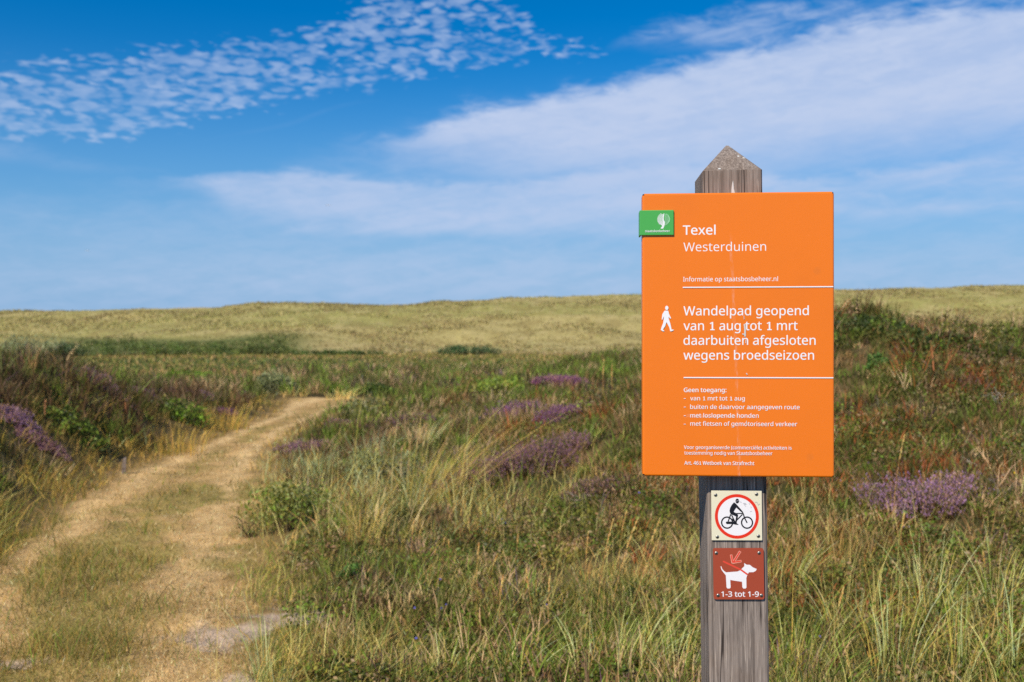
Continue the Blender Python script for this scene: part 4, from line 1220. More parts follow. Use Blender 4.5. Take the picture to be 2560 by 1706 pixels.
# --- creeping leafy cover on the knoll and the left bank
n = 13000
x, y = scatter(n, 2.8, 24.0, 1.8)
dl, dr = dists(x, y)
knoll = np.exp(-((x - 3.8) / 3.2) ** 2 - ((y - 10.0) / 4.6) ** 2)
ln_ = fbm(x, y, 1.1, 3, 131)
want = np.maximum(smooth((knoll - 0.12) / 0.35) * smooth((ln_ - 0.40) / 0.12), 0.6 * (dl > 0) * smooth((dl - 0.8) / 0.8) * smooth((ln_ - 0.53) / 0.08))
want = np.maximum(want, 0.85 * (dr > 0.25) * smooth((ln_ - 0.40) / 0.12) * smooth((9 - y) / 3))
want = np.maximum(want, 0.25 * (dr > 1.5) * smooth((ln_ - 0.50) / 0.08) * smooth((y - 5) / 2))
low = knoll < 0.15
ok = (rng.random(n) < want) & (path_mask(x, y) < 0.05) & clear_of(x, y)
x, y, low = x[ok], y[ok], low[ok]; m = len(x)
per = 46
ci = np.repeat(np.arange(m), per); tot = len(ci)
rad = np.maximum(0.12, 0.015 * y) * rng.uniform(0.7, 1.5, m); hh = rad * rng.uniform(0.7, 1.3, m) * np.where(low & (y < 9), 0.4, 0.85)
d = unit(tot); d[:, 2] = np.abs(d[:, 2]); rr = rng.random(tot) ** 0.4
px_, py_ = x[ci] + d[:, 0] * rr * rad[ci], y[ci] + d[:, 1] * rr * rad[ci]
pz_ = H(px_, py_) + d[:, 2] * rr * hh[ci] + 0.03
sz = 0.0115 * np.maximum(1, y[ci] * 0.13) * rng.uniform(0.6, 1.4, tot)
dv = unit(tot); wv = np.cross(dv, unit(tot)); wv /= np.linalg.norm(wv, axis=1)[:, None] + 1e-6
col = pick([GREEN, DKOLIVE, OLIVE, LIME, BROWN, DEAD], [2.6, 3.5, 2.2, 0.25, 1.6, 0.9], m)[ci] * rng.uniform(0.6, 1.25, (tot, 1)) * VEG * 0.85
V, Fs, C = diamonds(np.stack([px_, py_, pz_], 1), dv * sz[:, None], wv * (sz * 0.55)[:, None], col)
me = mesh_from('creeping_leaves', V, Fs, M_LEAF, C)
tag(link_mesh('creeping_leaves', me), 'low creeping willow and rose leaves matted over the knoll', None, None, 'stuff')

# --- far flats: low tussocky cover
n = 80000
x, y = scatter(n, 30.0, 114.0, 1.6, 0.62)
fn = fbm(x * 0.22, y, 0.12, 3, 141); fn2 = fbm(x * 0.18, y, 0.10, 3, 77)
w = np.zeros((n, 5))
w[:, 0] = 1.0; w[:, 1] = 0.45; w[:, 2] = 1.1 * smooth((fn - 0.48) / 0.10) * smooth((82 - y) / 14); w[:, 3] = 0.7 * smooth((fn2 - 0.56) / 0.06) + 2.5 * smooth((y - 90) / 6) * smooth((fn - 0.34) / 0.08) * (x / y < -0.15); w[:, 4] = 0.35
col = pick([OLIVE, DKOLIVE, L(158, 118, 78), L(84, 100, 50), TAN], w, n) * 1.45
hgt = rng.uniform(0.10, 0.28, n) * smooth((y - 26) / 10)
V, Fs, C = blades(np.stack([x, y, H(x, y) - 0.02], 1), hgt, rng.normal(0, 0.4, (n, 2)), rng.uniform(0.05, 0.15, n) * (y / 70), col, 0.4)
me = mesh_from('heath_cover', V, Fs, M_HEATH, C)
tag(link_mesh('heath_cover', me), 'far flat heath of olive and reddish low plants below the dunes', None, None, 'stuff')

# --- dune grass
n = 110000
y = rng.uniform(104, 182, n); x = rng.uniform(-0.62, 0.62, n) * y
dn = fbm(x, y, 0.14, 3, 151); dn2 = fbm(x * 0.5, y, 0.05, 3, 153)
tdir = x / y
ok = (rng.random(n) < 0.25 + 1.2 * smooth((dn - 0.40) / 0.18)) & ~((np.abs(tdir + 0.325) < 0.035) & (y > 168) & (y < 177))
x, y, dn, dn2 = x[ok], y[ok], dn[ok], dn2[ok]; n = len(x)
w = np.zeros((n, 4))
w[:, 0] = 1.0; w[:, 1] = 0.3 + 1.6 * smooth((y - 140) / 25) * smooth((dn2 - 0.4) / 0.15); w[:, 2] = 0.2 + 1.6 * smooth((0.5 - dn2) / 0.1); w[:, 3] = 0.9 * smooth((130 - y) / 20)
gband = smooth((131 - y + 16 * (dn2 - 0.5)) / 5) * smooth((0.50 - np.abs(x / y + 0.33) / 0.30) / 0.2)
col = pick([DUNEY, DUNEG, DUNEB, L(200, 180, 124)], w, n) ** 0.85 * 0.92 * (0.85 + 0.3 * dn2[:, None])
col = mixc(col, L(104, 112, 58) * rng.uniform(0.8, 1.3, (n, 1)), gband * (rng.random(n) < 0.85))
V, Fs, C = blades(np.stack([x, y, H(x, y) - 0.05], 1), rng.uniform(0.08, 0.28, n) * (1 + 0.7 * smooth((dn - 0.52) / 0.1)), rng.normal(0, 0.7, (n, 2)), rng.uniform(0.12, 0.4, n), col, 0.4)
me = mesh_from('dune_grass', V, Fs, M_GRASS, C)
tag(link_mesh('dune_grass', me), 'yellow green marram grass covering the far dune slope', None, None, 'stuff')
# ------------------------------------------------------------------ single plants
def local(V, o):
    return V - np.asarray(o)[None, :]


def thing(name, o, label, cat, group=None):
    t = empty(name, o)
    return tag(t, label, cat, group)


def heather_bush(px, py, wpx, hk, bloom, label, tint=PURPLE):
    """dome of woody sprigs; the flowering tips are a part of their own"""
    x0, y0, z0 = on_ground(px, py)
    rad = wpx / 2489.0 * y0 / 2
    hh = rad * hk
    t = thing('heather_bush', (x0, y0, z0), label, 'heather', 'flowering heather bushes on the heath')
    nn = int(np.clip(900 * (rad / 0.25) ** 1.0, 500, 2600))
    r = np.sqrt(rng.random(nn)); a = rng.uniform(0, 2 * np.pi, nn)
    lob = 1 + 0.28 * np.sin(a * 3 + px) + 0.16 * np.sin(a * 7 + py)
    bx, by = np.cos(a) * r * rad * lob, np.sin(a) * r * rad * lob * 0.65
    bump = 0.55 + 0.75 * fbm((x0 + bx) / rad, (y0 + by) / rad, 2.4, 3, int(px))
    top = hh * np.sqrt(np.clip(1 - 0.8 * r ** 2, 0.05, 1)) * rng.uniform(0.7, 1.1, nn) * bump
    gz = H(x0 + bx, y0 + by) - z0
    ssz = max(1.0, y0 * 0.13)
    root = np.stack([bx, by, gz - 0.01], 1)
    lean = np.stack([np.cos(a) * r, np.sin(a) * r], 1) * 0.5 + rng.normal(0, 0.28, (nn, 2))
    col = pick([HEATH, DKOLIVE, BROWN, OLIVE], [3, 3, 1.5, 1], nn) * VEG
    V, Fs, C = blades(root, np.maximum(0.03, top), lean, 0.009 * ssz * rng.uniform(0.7, 1.4, nn), col, 0.4)
    link_mesh('foliage', mesh_from('foliage', V, Fs, M_HEATH, C), t)
    k = rng.random(nn) < bloom
    nt_ = int(k.sum()); rep = 9
    rt, tp, le = root[k], np.maximum(0.03, top)[k], lean[k]
    u = rng.uniform(0.55, 1.08, (nt_, rep))
    c = np.repeat(rt, rep, 0)
    c[:, 2] += (tp[:, None] * u).ravel() * 0.92
    c[:, :2] += (le[:, None, :] * (tp[:, None] * u ** 1.4)[:, :, None]).reshape(-1, 2)
    c += rng.normal(0, 0.007 * ssz, c.shape)
    m_ = len(c)
    dv = unit(m_) * 0.5 + np.array([0, 0, 0.8]); wv = unit(m_)
    sz = 0.0062 * ssz * rng.uniform(0.6, 1.4, m_)
    tintv = np.array(tint)
    fc_ = (tintv * 0.72 + L(118, 92, 92) * 0.28) * rng.uniform(0.55, 1.25, (m_, 1)) * 1.5
    fade = rng.random(m_) < 0.36
    fc_[fade] = (L(150, 118, 110) * VEG) * rng.uniform(0.7, 1.2, (int(fade.sum()), 1))
    V, Fs, C = diamonds(c, dv * sz[:, None], wv * (sz * 0.6)[:, None], fc_)
    link_mesh('bloom', mesh_from('bloom', V, Fs, M_PETAL, C), t)


heather_bush(2300, 1285, 235, 0.95, 0.85, 'large pale lilac heather bush in full bloom low on the knoll beside the board', L(172, 128, 166))
heather_bush(1325, 1175, 265, 0.6, 0.62, 'dark purple straggling heather bush right behind the leaning golden grass tuft', L(128, 78, 122))
heather_bush(1165, 1215, 175, 0.5, 0.25, 'low brownish heather mat with dead stems at the foot of the leaning golden tuft', L(130, 84, 116))
heather_bush(1285, 1050, 120, 0.75, 0.6, 'bright purple heather strip below the lime green shrub', L(150, 92, 150))
heather_bush(1390, 1055, 105, 0.85, 0.6, 'deep violet heather dome right of the bright purple heather strip', L(134, 76, 136))
heather_bush(1405, 968, 120, 0.5, 0.75, 'flat magenta purple heather bed farthest out on the heath near the board', L(140, 74, 130))
heather_bush(1430, 1110, 90, 0.6, 0.3, 'thin brown heather bush with few flowers close to the left edge of the board', L(136, 88, 124))
heather_bush(760, 1130, 120, 0.55, 0.45, 'dusty purple heather mat along the right edge of the footpath bend', L(140, 98, 132))
heather_bush(858, 1065, 66, 0.6, 0.40, 'small purple heather tuft behind the grey willow near the path end', L(138, 92, 130))
heather_bush(40, 1062, 80, 1.0, 0.8, 'pale lilac rounded heather bush on the left bank at the picture edge', L(160, 124, 162))
heather_bush(95, 1108, 120, 0.45, 0.6, 'wide low pinkish heather mat on the left bank above the golden grass', L(146, 104, 128))
heather_bush(560, 1040, 44, 0.9, 0.7, 'tiny deep purple heather tuft on the left bank beside the path bend', L(116, 64, 112))
heather_bush(345, 992, 80, 0.7, 0.35, 'brownish half faded heather bush on the crest of the left bank', L(128, 90, 116))
heather_bush(235, 965, 150, 0.55, 0.25, 'dark brown heather hump with sparse faded flowers on the crest of the left bank', L(116, 84, 108))
heather_bush(60, 925, 170, 0.55, 0.15, 'darkest brown heather hump at the top of the left bank by the picture edge', L(110, 80, 96))
heather_bush(480, 1000, 120, 0.5, 0.4, 'faint mauve heather patch on the left bank below the bright green patchy shrub', L(132, 98, 124))
heather_bush(1010, 1075, 150, 0.6, 0.2, 'dark heather mound with few dull flowers between the grey green willow and the golden tuft', L(120, 84, 108))
heather_bush(1500, 1230, 170, 0.6, 0.3, 'dark brownish heather mound with dull flowers under the lower left corner of the board', L(120, 86, 100))
heather_bush(2535, 1490, 60, 1.1, 0.35, 'small dull purple heather sprig among the tall grass at the right picture edge', L(124, 84, 124))


def shrub(name, px, py, wpx, hpx, pal, wts, label, cat='shrub', group=None, leaf=0.022, nl=1500, deep=0.8, y_fix=None, gap=0.45):
    """woody stems carrying clumps of separate leaves"""
    x0, y0, z0 = on_ground(px, py)
    if y_fix:
        y0 = y_fix; x0 = (px - 1280) / 2489.0 * y0; z0 = float(H(np.array([x0]), np.array([y0]))[0])
    rad = wpx / 2489.0 * y0 / 2; hh = hpx / 2489.0 * y0
    t = thing(name, (x0, y0, z0), label, cat, group)
    nc = int(np.clip(10 + 26 * rad / max(hh, 0.05), 12, 70))
    r = np.sqrt(rng.random(nc)); a = rng.uniform(0, 2 * np.pi, nc)
    cx, cy = np.cos(a) * r * rad * 0.9, np.sin(a) * r * min(rad, max(hh * 2.2, rad * deep)) * 0.9
    gz = H(x0 + cx, y0 + cy) - z0
    dome = np.sqrt(np.clip(1 - 0.75 * r ** 2, 0.05, 1))
    ct = hh * dome * rng.uniform(0.45, 0.95, nc)
    cr = np.minimum(hh * 0.42, rad * 0.5) * rng.uniform(0.7, 1.2, nc)
    per = nl // nc
    ci = np.repeat(np.arange(nc), per); m_ = len(ci)
    d = unit(m_); rr = rng.random(m_) ** (0.45) * cr[ci]
    c = np.stack([cx[ci] + d[:, 0] * rr * 1.25, cy[ci] + d[:, 1] * rr * 1.25, gz[ci] + np.maximum(0.01, ct[ci] + d[:, 2] * rr * 0.9 - cr[ci] * 0.3)], 1)
    s_ = leaf * max(1.0, y0 * 0.085) * rng.uniform(0.6, 1.4, m_)
    dv = unit(m_) + np.array([0, 0, 0.35]); wv = np.cross(dv, unit(m_)); wv /= np.linalg.norm(wv, axis=1)[:, None] + 1e-6
    col = pick(pal, wts, nc)[ci] * rng.uniform(0.7, 1.35, (m_, 1)) * VEG
    V, Fs, C = diamonds(c, dv * s_[:, None] * 0.8, wv * (s_ * 0.42)[:, None], col)
    link_mesh('leaves', mesh_from('leaves', V, Fs, M_LEAF, C), t)
    # stems from the root out to each clump
    rt = np.stack([cx * 0.35, cy * 0.35, H(x0 + cx * 0.35, y0 + cy * 0.35) - z0 - 0.02], 1)
    tip = np.stack([cx, cy, gz + ct], 1)
    u = np.linspace(0, 1, 4)[None, :, None]
    P = rt[:, None] * (1 - u) + tip[:, None] * u + rng.normal(0, 0.05 * hh, (nc, 4, 3)) * (u * (1 - u))
    a2 = rng.uniform(0, np.pi, nc)
    wv = np.stack([np.cos(a2), np.sin(a2), np.zeros(nc)], 1) * 0.0035 * max(1, y0 * 0.1)
    cs = np.tile(L(92, 74, 58), (nc, 4, 1))
    V1, F1, C1 = strips(P, wv, [1, .8, .6, .4], cs)
    wv2 = np.stack([-np.sin(a2), np.cos(a2), np.zeros(nc)], 1) * 0.0035 * max(1, y0 * 0.1)
    V2, F2, C2 = strips(P, wv2, [1, .8, .6, .4], cs)
    V, Fs, C = join([(V1, F1, C1), (V2, F2, C2)])
    link_mesh('stems', mesh_from('stems', V, Fs, M_STEM, C), t)
    return t


LIMEG, WILLOW, TEAL, DEEPG = L(108, 126, 48), L(112, 116, 84), L(62, 98, 58), L(50, 62, 26)
shrub('low_shrub', 1225, 988, 190, 50, [LIMEG, L(98, 118, 44), OLIVE], [3, 2, 2], 'low lime green shrub spreading over the open heath left of the board')
shrub('low_shrub', 945, 992, 88, 34, [DEEPG, GREEN], [3, 1], 'small rounded dark green shrub on the heath beyond the path end')
shrub('low_shrub', 468, 958, 200, 34, [LIME, GREEN, DEEPG], [3, 2, 1], 'bright green patchy shrub on top of the left bank')
shrub('willow_bush', 690, 985, 85, 58, [WILLOW, L(104, 108, 80)], [2, 1], 'grey willow bush left of the path end', 'willow bush')
shrub('willow_bush', 905, 1050, 105, 62, [WILLOW, L(120, 118, 92), OLIVE], [3, 1, 1], 'grey green willow bush right of the path end', 'willow bush')
shrub('bramble_bush', 450, 1052, 150, 58, [GREEN, LIME, DEEPG], [3, 1, 2], 'green bramble bush on the left bank above the path edge grass', 'bramble')
shrub('bramble_bush', 190, 1090, 150, 55, [GREEN, L(96, 116, 44), DEEPG], [3, 1, 1.5], 'green leafy bramble on the left bank behind the pinkish heather mat', 'bramble')
shrub('willow_bush', 715, 1330, 190, 140, [L(108, 112, 66), L(116, 122, 86), OLIVE, GREEN], [3, 1.5, 3, 2], 'grey green creeping willow leaning over the right edge of the path', 'willow bush', None, 0.017, 2600)
shrub('willow_bush', 950, 1190, 220, 72, [WILLOW, L(120, 126, 92), OLIVE], [2, 2, 3], 'pale silvery creeping willow in the grass between the path and the golden tuft', 'willow bush', None, 0.017, 2200)
shrub('low_shrub', 2188, 915, 64, 24, [L(70, 100, 48), L(78, 106, 56)], [1, 1], 'small fresh green shrub high on the knoll near the board edge', nl=420)
shrub('crest_shrub', 2165, 838, 230, 46, [DEEPG, DKOLIVE, GREEN], [3, 2, 1], 'dark green shrub along the top of the knoll beside the board', nl=2200)
shrub('crest_shrub', 2292, 862, 150, 40, [DEEPG, DKOLIVE, GREEN], [2, 3, 1], 'dark olive shrub on the knoll crest between two darker crest shrubs', nl=1700)
shrub('crest_shrub', 2420, 882, 260, 34, [DEEPG, DKOLIVE, HEATH], [2, 2, 2], 'dark brown green shrub along the right shoulder of the knoll', nl=2000)
shrub('leafy_sprout', 880, 1462, 70, 66, [L(70, 98, 40), DEEPG], [2, 1], 'small dark green leafy sprout in the dry grass right of the sand', 'plant', None, 0.016, 420)
shrub('dune_thicket', 60, 912, 330, 52, [L(128, 136, 104), L(112, 124, 92)], [2, 1], 'pale grey green thicket at the dune foot at the left picture edge', 'thicket', None, 0.016, 2600, 0.3, 92)
shrub('dune_thicket', 165, 910, 95, 34, [L(48, 66, 38), DEEPG], [2, 1], 'dark rounded thicket right of the pale grey thicket at the dune foot', 'thicket', None, 0.014, 1500, 0.3, 86)
shrub('dune_thicket', 385, 895, 520, 36, [L(78, 94, 44), L(92, 104, 48), L(62, 78, 36)], [2, 1, 1], 'long dark green thicket below the dune beyond the left bank', 'thicket', None, 0.014, 3200, 0.12, 98)
shrub('dune_thicket', 660, 884, 200, 26, [L(74, 84, 40), DEEPG], [2, 1], 'short olive green thicket at the dune foot behind the path end', 'thicket', None, 0.014, 1500, 0.2, 104)
shrub('dune_thicket', 850, 900, 260, 13, [L(66, 84, 40), DEEPG], [2, 1], 'thin dark green strip of bushes below the dune right of the path end', 'thicket', None, 0.014, 1500, 0.15, 100)
shrub('dune_thicket', 1175, 888, 175, 27, [L(62, 86, 52), L(48, 68, 42)], [2, 1], 'isolated bluish green thicket at the dune foot above the lime green shrub', 'thicket', None, 0.014, 1700, 0.25, 100)
shrub('dune_thicket', 1530, 892, 120, 12, [L(66, 80, 46), DEEPG], [2, 1], 'flat dark thicket at the dune foot next to the left edge of the board', 'thicket', None, 0.014, 900, 0.2, 100)


def tussock(px, py, hpx, n_, pal, wts, label, lean=(0.15, 0.0), spread=0.45, rad=0.10, group='tall grass tussocks', width=0.0036, bend=0.7, heads=0, y_fix=None):
    x0, y0, z0 = on_ground(px, py) if y_fix is None else ((px - 1280) / 2489.0 * y_fix, y_fix, float(H(np.array([(px - 1280) / 2489.0 * y_fix]), np.array([y_fix]))[0]))
    hh = hpx / 2489.0 * y0
    t = thing('grass_tussock', (x0, y0, z0), label, 'grass tussock', group)
    a = rng.uniform(0, 2 * np.pi, n_); r = np.sqrt(rng.random(n_)) * rad
    root = np.stack([np.cos(a) * r, np.sin(a) * r, np.zeros(n_)], 1)
    root[:, 2] = H(x0 + root[:, 0], y0 + root[:, 1]) - z0 - 0.015
    ln = np.stack([np.cos(a), np.sin(a)], 1) * (r / rad)[:, None] * spread + rng.normal(0, 0.18, (n_, 2)) + np.array(lean)
    h = hh * rng.uniform(0.5, 1.12, n_)
    col = pick(pal, wts, n_) * VEG
    wd = width * max(1.0, y0 * 0.16) * rng.uniform(0.6, 1.3, n_)
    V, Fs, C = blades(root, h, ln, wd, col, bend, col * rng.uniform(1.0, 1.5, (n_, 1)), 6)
    link_mesh('leaf_blades', mesh_from('leaf_blades', V, Fs, M_GRASS, C), t)
    return t


MG = [MARRAM, L(150, 160, 126), OLIVE, STRAW, GREEN]
TALL = [L(106, 122, 48), L(136, 130, 62), L(160, 168, 126), L(212, 184, 116), L(186, 156, 80)]
tussock(1085, 1235, 245, 95, [L(176, 154, 84), TAN, GOLD, OLIVE], [3, 2, 2, 2], 'large golden grass tuft leaning far to the right in the middle of the heath', (0.80, 0.1), 0.75, 0.24, None, 0.0034, 0.25)
tussock(655, 1706, 240, 17, [L(140, 150, 108), L(168, 172, 128), MARRAM], [2, 1, 1], 'blue green grass tuft at the bottom beside the bare sand', (-0.15, 0.0), 0.45, 0.035, None, 0.0044)
tussock(935, 1150, 95, 90, MG, [4, 3, 1, 1, 0], 'blue grey marram tuft growing through the silvery willow', (0.15, 0), 0.5, 0.2)
tussock(1060, 1120, 90, 80, MG, [2, 1, 1, 3, 0], 'straw and grey tuft behind the silvery willow', (0.3, 0), 0.5, 0.2)
tussock(790, 1210, 120, 90, MG, [4, 2, 1, 2, 1], 'grey green tuft standing behind the leaning path side willow', (0.1, 0), 0.4, 0.15)
tussock(905, 1370, 190, 70, [STRAW, TAN, GOLD, OLIVE], [3, 2, 2, 1], 'dry straw tuft in front of the silvery willow', (0.25, 0), 0.5, 0.12)
tussock(735, 990, 34, 90, [STRAW, L(206, 174, 116), TAN], [3, 2, 1], 'pale straw tuft at the far left corner of the path end', (0.1, 0), 0.7, 0.35, None)
tussock(850, 1000, 40, 90, [STRAW, L(206, 174, 116), TAN], [3, 2, 1], 'pale straw tuft at the right corner of the path end', (0.2, 0), 0.7, 0.35, None)
tussock(455, 1135, 95, 110, [GOLD, TAN, OLIVE], [3, 2, 2], 'upright golden brown tuft on the left edge of the path', (0.1, 0), 0.4, 0.3, None)
tussock(565, 1075, 80, 110, [GOLD, L(170, 140, 72), OLIVE], [3, 2, 2], 'golden tuft on the left edge of the path just below the bend', (0.1, 0), 0.4, 0.4, None)
for (px_, py_, hp, ln, lab) in (
        (2010, 1690, 250, 0.28, 'green and straw grass tussock right against the foot of the post'),
        (2120, 1600, 190, -0.12, 'sparse pale green tussock a little right of the post below the dog plate'),
        (2235, 1706, 300, 0.10, 'tall blue green tussock at the bottom under the lilac heather'),
        (2335, 1560, 230, 0.25, 'yellow green tussock below the lilac heather and above the bottom row'),
        (2420, 1706, 330, 0.30, 'tallest tussock of pale blades in the bottom right of the heath'),
        (2540, 1700, 350, 0.22, 'dense pale tussock filling the bottom right corner'),
        (2510, 1540, 270, 0.30, 'straw yellow tussock against the right picture edge above the corner tussock'),
        (1700, 1706, 230, 0.25, 'green tussock close to the left side of the post at the bottom'),
        (1575, 1690, 260, 0.38, 'tussock of yellow green stems leaning right in the foreground left of the post'),
        (1450, 1706, 190, -0.25, 'short green tussock leaning left at the bottom, two tussocks left of the post'),
        (1290, 1706, 200, 0.18, 'pale green tussock at the bottom below the middle of the heath'),
        (1100, 1706, 150, 0.05, 'short dark green tussock at the bottom right of the bent straw stalk'),
        (1985, 1470, 200, 0.35, 'thin straw tussock reaching right from behind the post beside the plates')):
    tussock(px_, py_, hp, int(rng.integers(34, 60)), TALL, [3, 2, 3, 2.5, 2], lab, (ln, 0.0), 0.55, 0.09)


def stalk(px, py, tx, ty, label, seed_len=0.28, group='dry seeding grass stalks', bow=0.12, col=L(204, 158, 104)):
    """one dry stalk from its root to its tip, with a narrow seed head"""
    x0, y0, z0 = on_ground(px, py)
    t = thing('grass_stalk', (x0, y0, z0), label, 'grass stalk', group)
    tip = np.array([(tx - px) / 2489.0 * y0, rng.normal(0, 0.02), (py - ty) / 2489.0 * y0])
    S = 9
    u = np.linspace(0, 1, S)[:, None]
    side = np.array([tip[2], 0, -tip[0]]) * bow
    P = (tip[None] * u + side[None] * 4 * (u * (1 - u)) * (-0.25))[None]
    P = P + np.array([0, 0, -0.01]) * (1 - u)
    w = 0.0013 * max(1, y0 * 0.18)
    cs = np.tile(col * VEG * 0.9, (1, S, 1))
    A_ = strips(P, np.array([[w, 0, 0]]), np.linspace(1, .5, S), cs)
    B_ = strips(P, np.array([[0, w, 0]]), np.linspace(1, .5, S), cs)
    V, Fs, C = join([A_, B_])
    link_mesh('stem', mesh_from('stem', V, Fs, M_GRASS, C), t)
    m_ = 46
    uu = 1 - seed_len * rng.random(m_) ** 1.0
    c = np.stack([np.interp(uu, u[:, 0], P[0, :, k]) for k in range(3)], 1)
    ax = (P[0, -1] - P[0, -3]); ax /= np.linalg.norm(ax)
    lng = np.linalg.norm(tip)
    fat = (1 - ((uu - (1 - seed_len * 0.5)) / (seed_len * 0.55)) ** 2).clip(0.1, 1)
    c += unit(m_) * (0.0035 * max(1, y0 * 0.15) * fat)[:, None]
    dv = (ax[None] + 0.35 * unit(m_)) * (0.011 * max(1, y0 * 0.12) * rng.uniform(0.7, 1.2, m_))[:, None]
    wv = unit(m_) * 0.0026 * max(1, y0 * 0.15)
    V, Fs, C = diamonds(c, dv, wv, np.tile(col * VEG * 1.05, (m_, 1)) * rng.uniform(0.8, 1.25, (m_, 1)))
    link_mesh('seed_head', mesh_from('seed_head', V, Fs, M_GRASS, C), t)


ST = 'tan seed stalk rising from the foreground grass left of the post'
for (a_, b_2, c_, d_2) in ((1490, 1560, 1534, 1300), (1525, 1545, 1596, 1295), (1545, 1430, 1566, 1278), (1590, 1520, 1650, 1296), (1560, 1600, 1642, 1360), (1468, 1510, 1472, 1332), (1293, 1400, 1296, 1336),
                           (1215, 1480, 1245, 1380), (1195, 1500, 1197, 1364), (1345, 1570, 1316, 1425), (1375, 1600, 1376, 1430), (1250, 1590, 1258, 1440), (1128, 1400, 1122, 1350), (1030, 1420, 1035, 1300)):
    stalk(a_, b_2, c_, d_2, ST, 0.30, 'tan seed stalks in the foreground grass left of the post')
stalk(2233, 1330, 2262, 1088, 'tall dry stalk standing in front of the lilac heather bush', 0.25, None)
stalk(2250, 1400, 2268, 1290, 'short dry stalk just below the lilac heather bush', 0.3, None)
stalk(2470, 1440, 2462, 1380, 'broad dry leaf stalk among the tall grass right of the lilac heather', 0.5, None)
stalk(2080, 1640, 2106, 1470, 'pale dry stalk between the post and the bottom tussocks', 0.25, None)
stalk(1512, 1015, 1510, 895, 'tall thin pale stalk rising above the heath beside the left board edge', 0.35, None)
stalk(1535, 1000, 1530, 912, 'shorter pale stalk next to the tall one beside the left board edge', 0.4, None)
stalk(890, 1690, 705, 1592, 'bent straw stalk bowing to the left over the grass beside the sand', 0.35, None, 0.85, L(206, 170, 110))
stalk(1010, 1690, 940, 1590, 'thin straw stalk bowing left behind the bent stalk', 0.25, None, 0.4, L(196, 176, 120))
stalk(318, 1060, 314, 1010, 'reddish dead flower stalk on the left bank', 0.6, None, 0.05, L(170, 120, 90))
stalk(112, 1060, 110, 1003, 'pinkish dead flower stalk above the lilac heather on the left bank', 0.6, None, 0.05, L(170, 124, 96))
stalk(2165, 780, 2168, 758, 'thin grass stalk against the dune on top of the knoll', 0.5, None)


def flower(px, py, r, tint, hgt, name, label, cat, group):
    x0, y0, z0 = on_ground(px, py + 30)
    z1 = 1.4 + (853 - py) / 2489.0 * y0
    if z1 - z0 < 0.03: z1 = z0 + 0.05
    t = thing(name, (x0, y0, z0), label, cat, group)
    P = np.array([[[0, 0, -0.01], [0.004, 0, (z1 - z0) * 0.5], [0, 0, z1 - z0 - 0.002]]])
    V, Fs, C = strips(P, np.array([[0.001 * y0 * 0.2, 0, 0]]), [1, .8, .6], np.tile(L(96, 110, 50), (1, 3, 1)))
    link_mesh('stem', mesh_from('stem', V, Fs, M_GRASS, C), t)
    k = 9
    a = np.linspace(0, 2 * np.pi, k, endpoint=False)
    tilt = rng.normal(0, 0.25, 2) + np.array([-0.2, -0.9])
    nrm = np.array([tilt[0], tilt[1], 1.0]); nrm /= np.linalg.norm(nrm)
    e1 = np.cross(nrm, [0, 0, 1.0]); e1 /= np.linalg.norm(e1); e2 = np.cross(nrm, e1)
    rad = np.cos(a)[:, None] * e1 + np.sin(a)[:, None] * e2
    tan_ = -np.sin(a)[:, None] * e1 + np.cos(a)[:, None] * e2
    c = np.array([0, 0, z1 - z0]) + rad * r * 0.5 + nrm * r * 0.15
    V, Fs, C = diamonds(c, rad * r * 0.55 + nrm * r * 0.12, tan_ * r * 0.30, np.tile(tint, (k, 1)) * rng.uniform(0.9, 1.1, (k, 1)))
    V2, F2, C2 = diamonds(np.array([[0, 0, z1 - z0]]) + nrm[None] * r * 0.2, e1[None] * r * 0.35, e2[None] * r * 0.3, np.array([tint]) * 0.7)
    V, Fs, C = join([(V, Fs, C), (V2, F2, C2)])
    link_mesh('petals', mesh_from('petals', V, Fs, M_PETAL, C), t)


YEL, BLU = np.array([0.75, 0.50, 0.01]), np.array([0.17, 0.17, 0.62])
for (a_, b_2, lab) in ((1310, 1452, 'yellow flower in the grass left of the post among the tan seed stalks'), (1238, 1498, 'orange yellow flower lowest in the grass of the middle foreground'),
                       (2030, 1458, 'yellow flower just right of the post beside the dog plate'), (2287, 1496, 'left one of two yellow flowers side by side below the lilac heather'),
                       (2317, 1497, 'right one of two yellow flowers side by side below the lilac heather'), (2538, 1183, 'yellow flower high on the knoll at the right picture edge')):
    flower(a_, b_2, 0.011, YEL, 0.1, 'yellow_flower', lab, 'flower', 'yellow wildflowers in the grass')
for (a_, b_2) in ((1376, 1287), (1263, 1308), (1255, 1298), (1116, 1512), (1104, 1521), (1092, 1488), (1101, 1449), (1036, 1520), (1040, 1596), (1067, 1625), (1000, 1646), (1362, 1632), (1366, 1512), (1274, 1460), (1568, 1560), (1612, 1594), (1598, 1232), (2258, 1318), (2272, 1316), (1968, 1496), (2050, 1592)):
    flower(a_, b_2, 0.0075, BLU, 0.1, 'blue_flower', 'tiny violet blue flower on a thin stem in the low heath grass', 'flower', 'tiny blue flowers scattered in the grass')


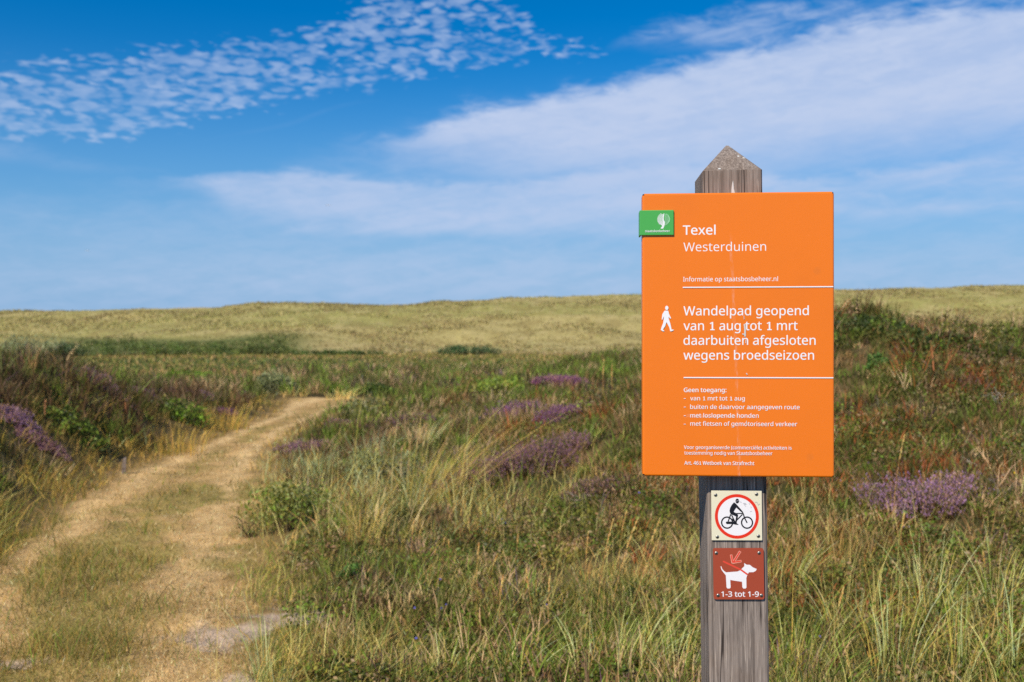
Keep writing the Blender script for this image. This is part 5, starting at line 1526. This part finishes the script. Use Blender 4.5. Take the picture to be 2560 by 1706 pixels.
def branch(px, py, wpx, hpx, n_, col, label, w=0.004, name='dead_branch'):
    x0, y0, z0 = on_ground(px, py)
    sx, sz = wpx / 2489.0 * y0 / 2, hpx / 2489.0 * y0
    bm_parts = []
    S = 7
    u = np.linspace(0, 1, S)
    for i in range(n_):
        a = rng.uniform(-1, 1); e_ = np.array([a * sx, rng.normal(0, 0.4) * sx, sz * rng.uniform(0.2, 1.0)])
        st = np.array([rng.normal(0, 0.15) * sx, rng.normal(0, 0.1) * sx, -0.01])
        P = st[None] * (1 - u)[:, None] + e_[None] * u[:, None]
        P[:, 2] += 4 * (u * (1 - u)) * sz * rng.uniform(-0.1, 0.5)
        P[1:-1] += rng.normal(0, 0.05 * sx, (S - 2, 3))
        ww = w * max(1, y0 * 0.12) * rng.uniform(0.5, 1.2)
        cs = np.tile(col * rng.uniform(0.8, 1.2), (1, S, 1))
        bm_parts.append(strips(P[None], np.array([[ww * 0.7, 0, ww * 0.7]]), np.linspace(1, .4, S), cs))
        bm_parts.append(strips(P[None], np.array([[0, ww, 0]]), np.linspace(1, .4, S), cs))
        bm_parts.append(strips(P[None], np.array([[-ww * 0.7, 0, ww * 0.7]]), np.linspace(1, .4, S), cs))
    V, Fs, C = join(bm_parts)
    o = link_mesh(name, mesh_from(name, V, Fs, M_STEM, C))
    o.location = (x0, y0, z0)
    tag(o, label, 'dead branch')


branch(1445, 1268, 120, 40, 16, L(176, 160, 140), 'tangle of bleached dead twigs on the ground below the board edge', 0.0028)
branch(1250, 1320, 90, 36, 12, L(168, 152, 134), 'small pale twig tangle with a blue flower beside it')
branch(2440, 1175, 130, 30, 7, L(186, 172, 152), 'curved bleached dead branch on the knoll right of the lilac heather', 0.0034)
branch(2500, 1265, 110, 70, 8, L(150, 136, 118), 'grey twiggy dead branch on the knoll at the right picture edge', 0.003)
branch(2500, 1015, 110, 40, 16, L(170, 166, 156), 'whitish lichen covered twigs high on the knoll at the right', 0.0034)
branch(625, 1345, 90, 60, 9, L(70, 58, 46), 'dark broken twigs at the right edge of the footpath', 0.0036)
branch(1200, 1195, 150, 40, 14, L(150, 122, 100), 'brown dead heather stems lying under the leaning golden tuft', 0.0034)

# little wooden peg at the left edge of the path
x0, y0, z0 = on_ground(309, 1185)
bm = bmesh.new()
add_box(bm, -0.022, 0.022, -0.018, 0.018, -0.05, 0.17, 0, 0.004)
for v in bm.verts:
    if v.co.z > 0.1:
        v.co.x *= 0.8; v.co.z += v.co.x * 0.5
peg = link_bm('wooden_peg', bm, [M_WOOD])
peg.location = (x0, y0, z0); peg.rotation_euler = (0.05, 0.06, 0.4)
tag(peg, 'short pale wooden peg at the left edge of the footpath', 'peg')

# two far gulls over the dunes
M_GULL = paint_material('gull_white', (235, 235, 235), 0.7, 0.05)
def gull(px, py, dist, span, label):
    x, z = (px - 1280) / 2489.0 * dist, 1.4 + (853 - py) / 2489.0 * dist
    bm = bmesh.new()
    bmesh.ops.create_uvsphere(bm, u_segments=10, v_segments=8, radius=0.5)
    for v in bm.verts:
        v.co = Vector((v.co.x * 0.16 * span, v.co.y * 0.46 * span * (0.8 if v.co.y > 0 else 1), v.co.z * 0.15 * span))
    for s_ in (-1, 1):
        pts = [(0.04, -0.08), (0.25, -0.13), (0.5, -0.02), (0.52, 0.05), (0.25, 0.06), (0.04, 0.10)]
        lift = [0.02, 0.13, 0.08, 0.08, 0.14, 0.03]
        for dz_, flip in ((0.0, False), (-0.012, True)):
            vs = [bm.verts.new((s_ * a_ * span, b_ * span, (l_ + dz_) * span)) for (a_, b_), l_ in zip(pts, lift)]
            bm.faces.new(vs[::-1] if flip else vs)
    o = link_bm('gull', bm, [M_GULL])
    o.location = (x, dist, z); o.rotation_euler = (0.15, 0.1, 0.5)
    tag(o, label, 'gull')
gull(820, 514, 90, 0.5, 'tiny white gull flying above the dunes left of the board')
gull(218, 627, 110, 0.5, 'tiny white gull low over the dunes at the far left')
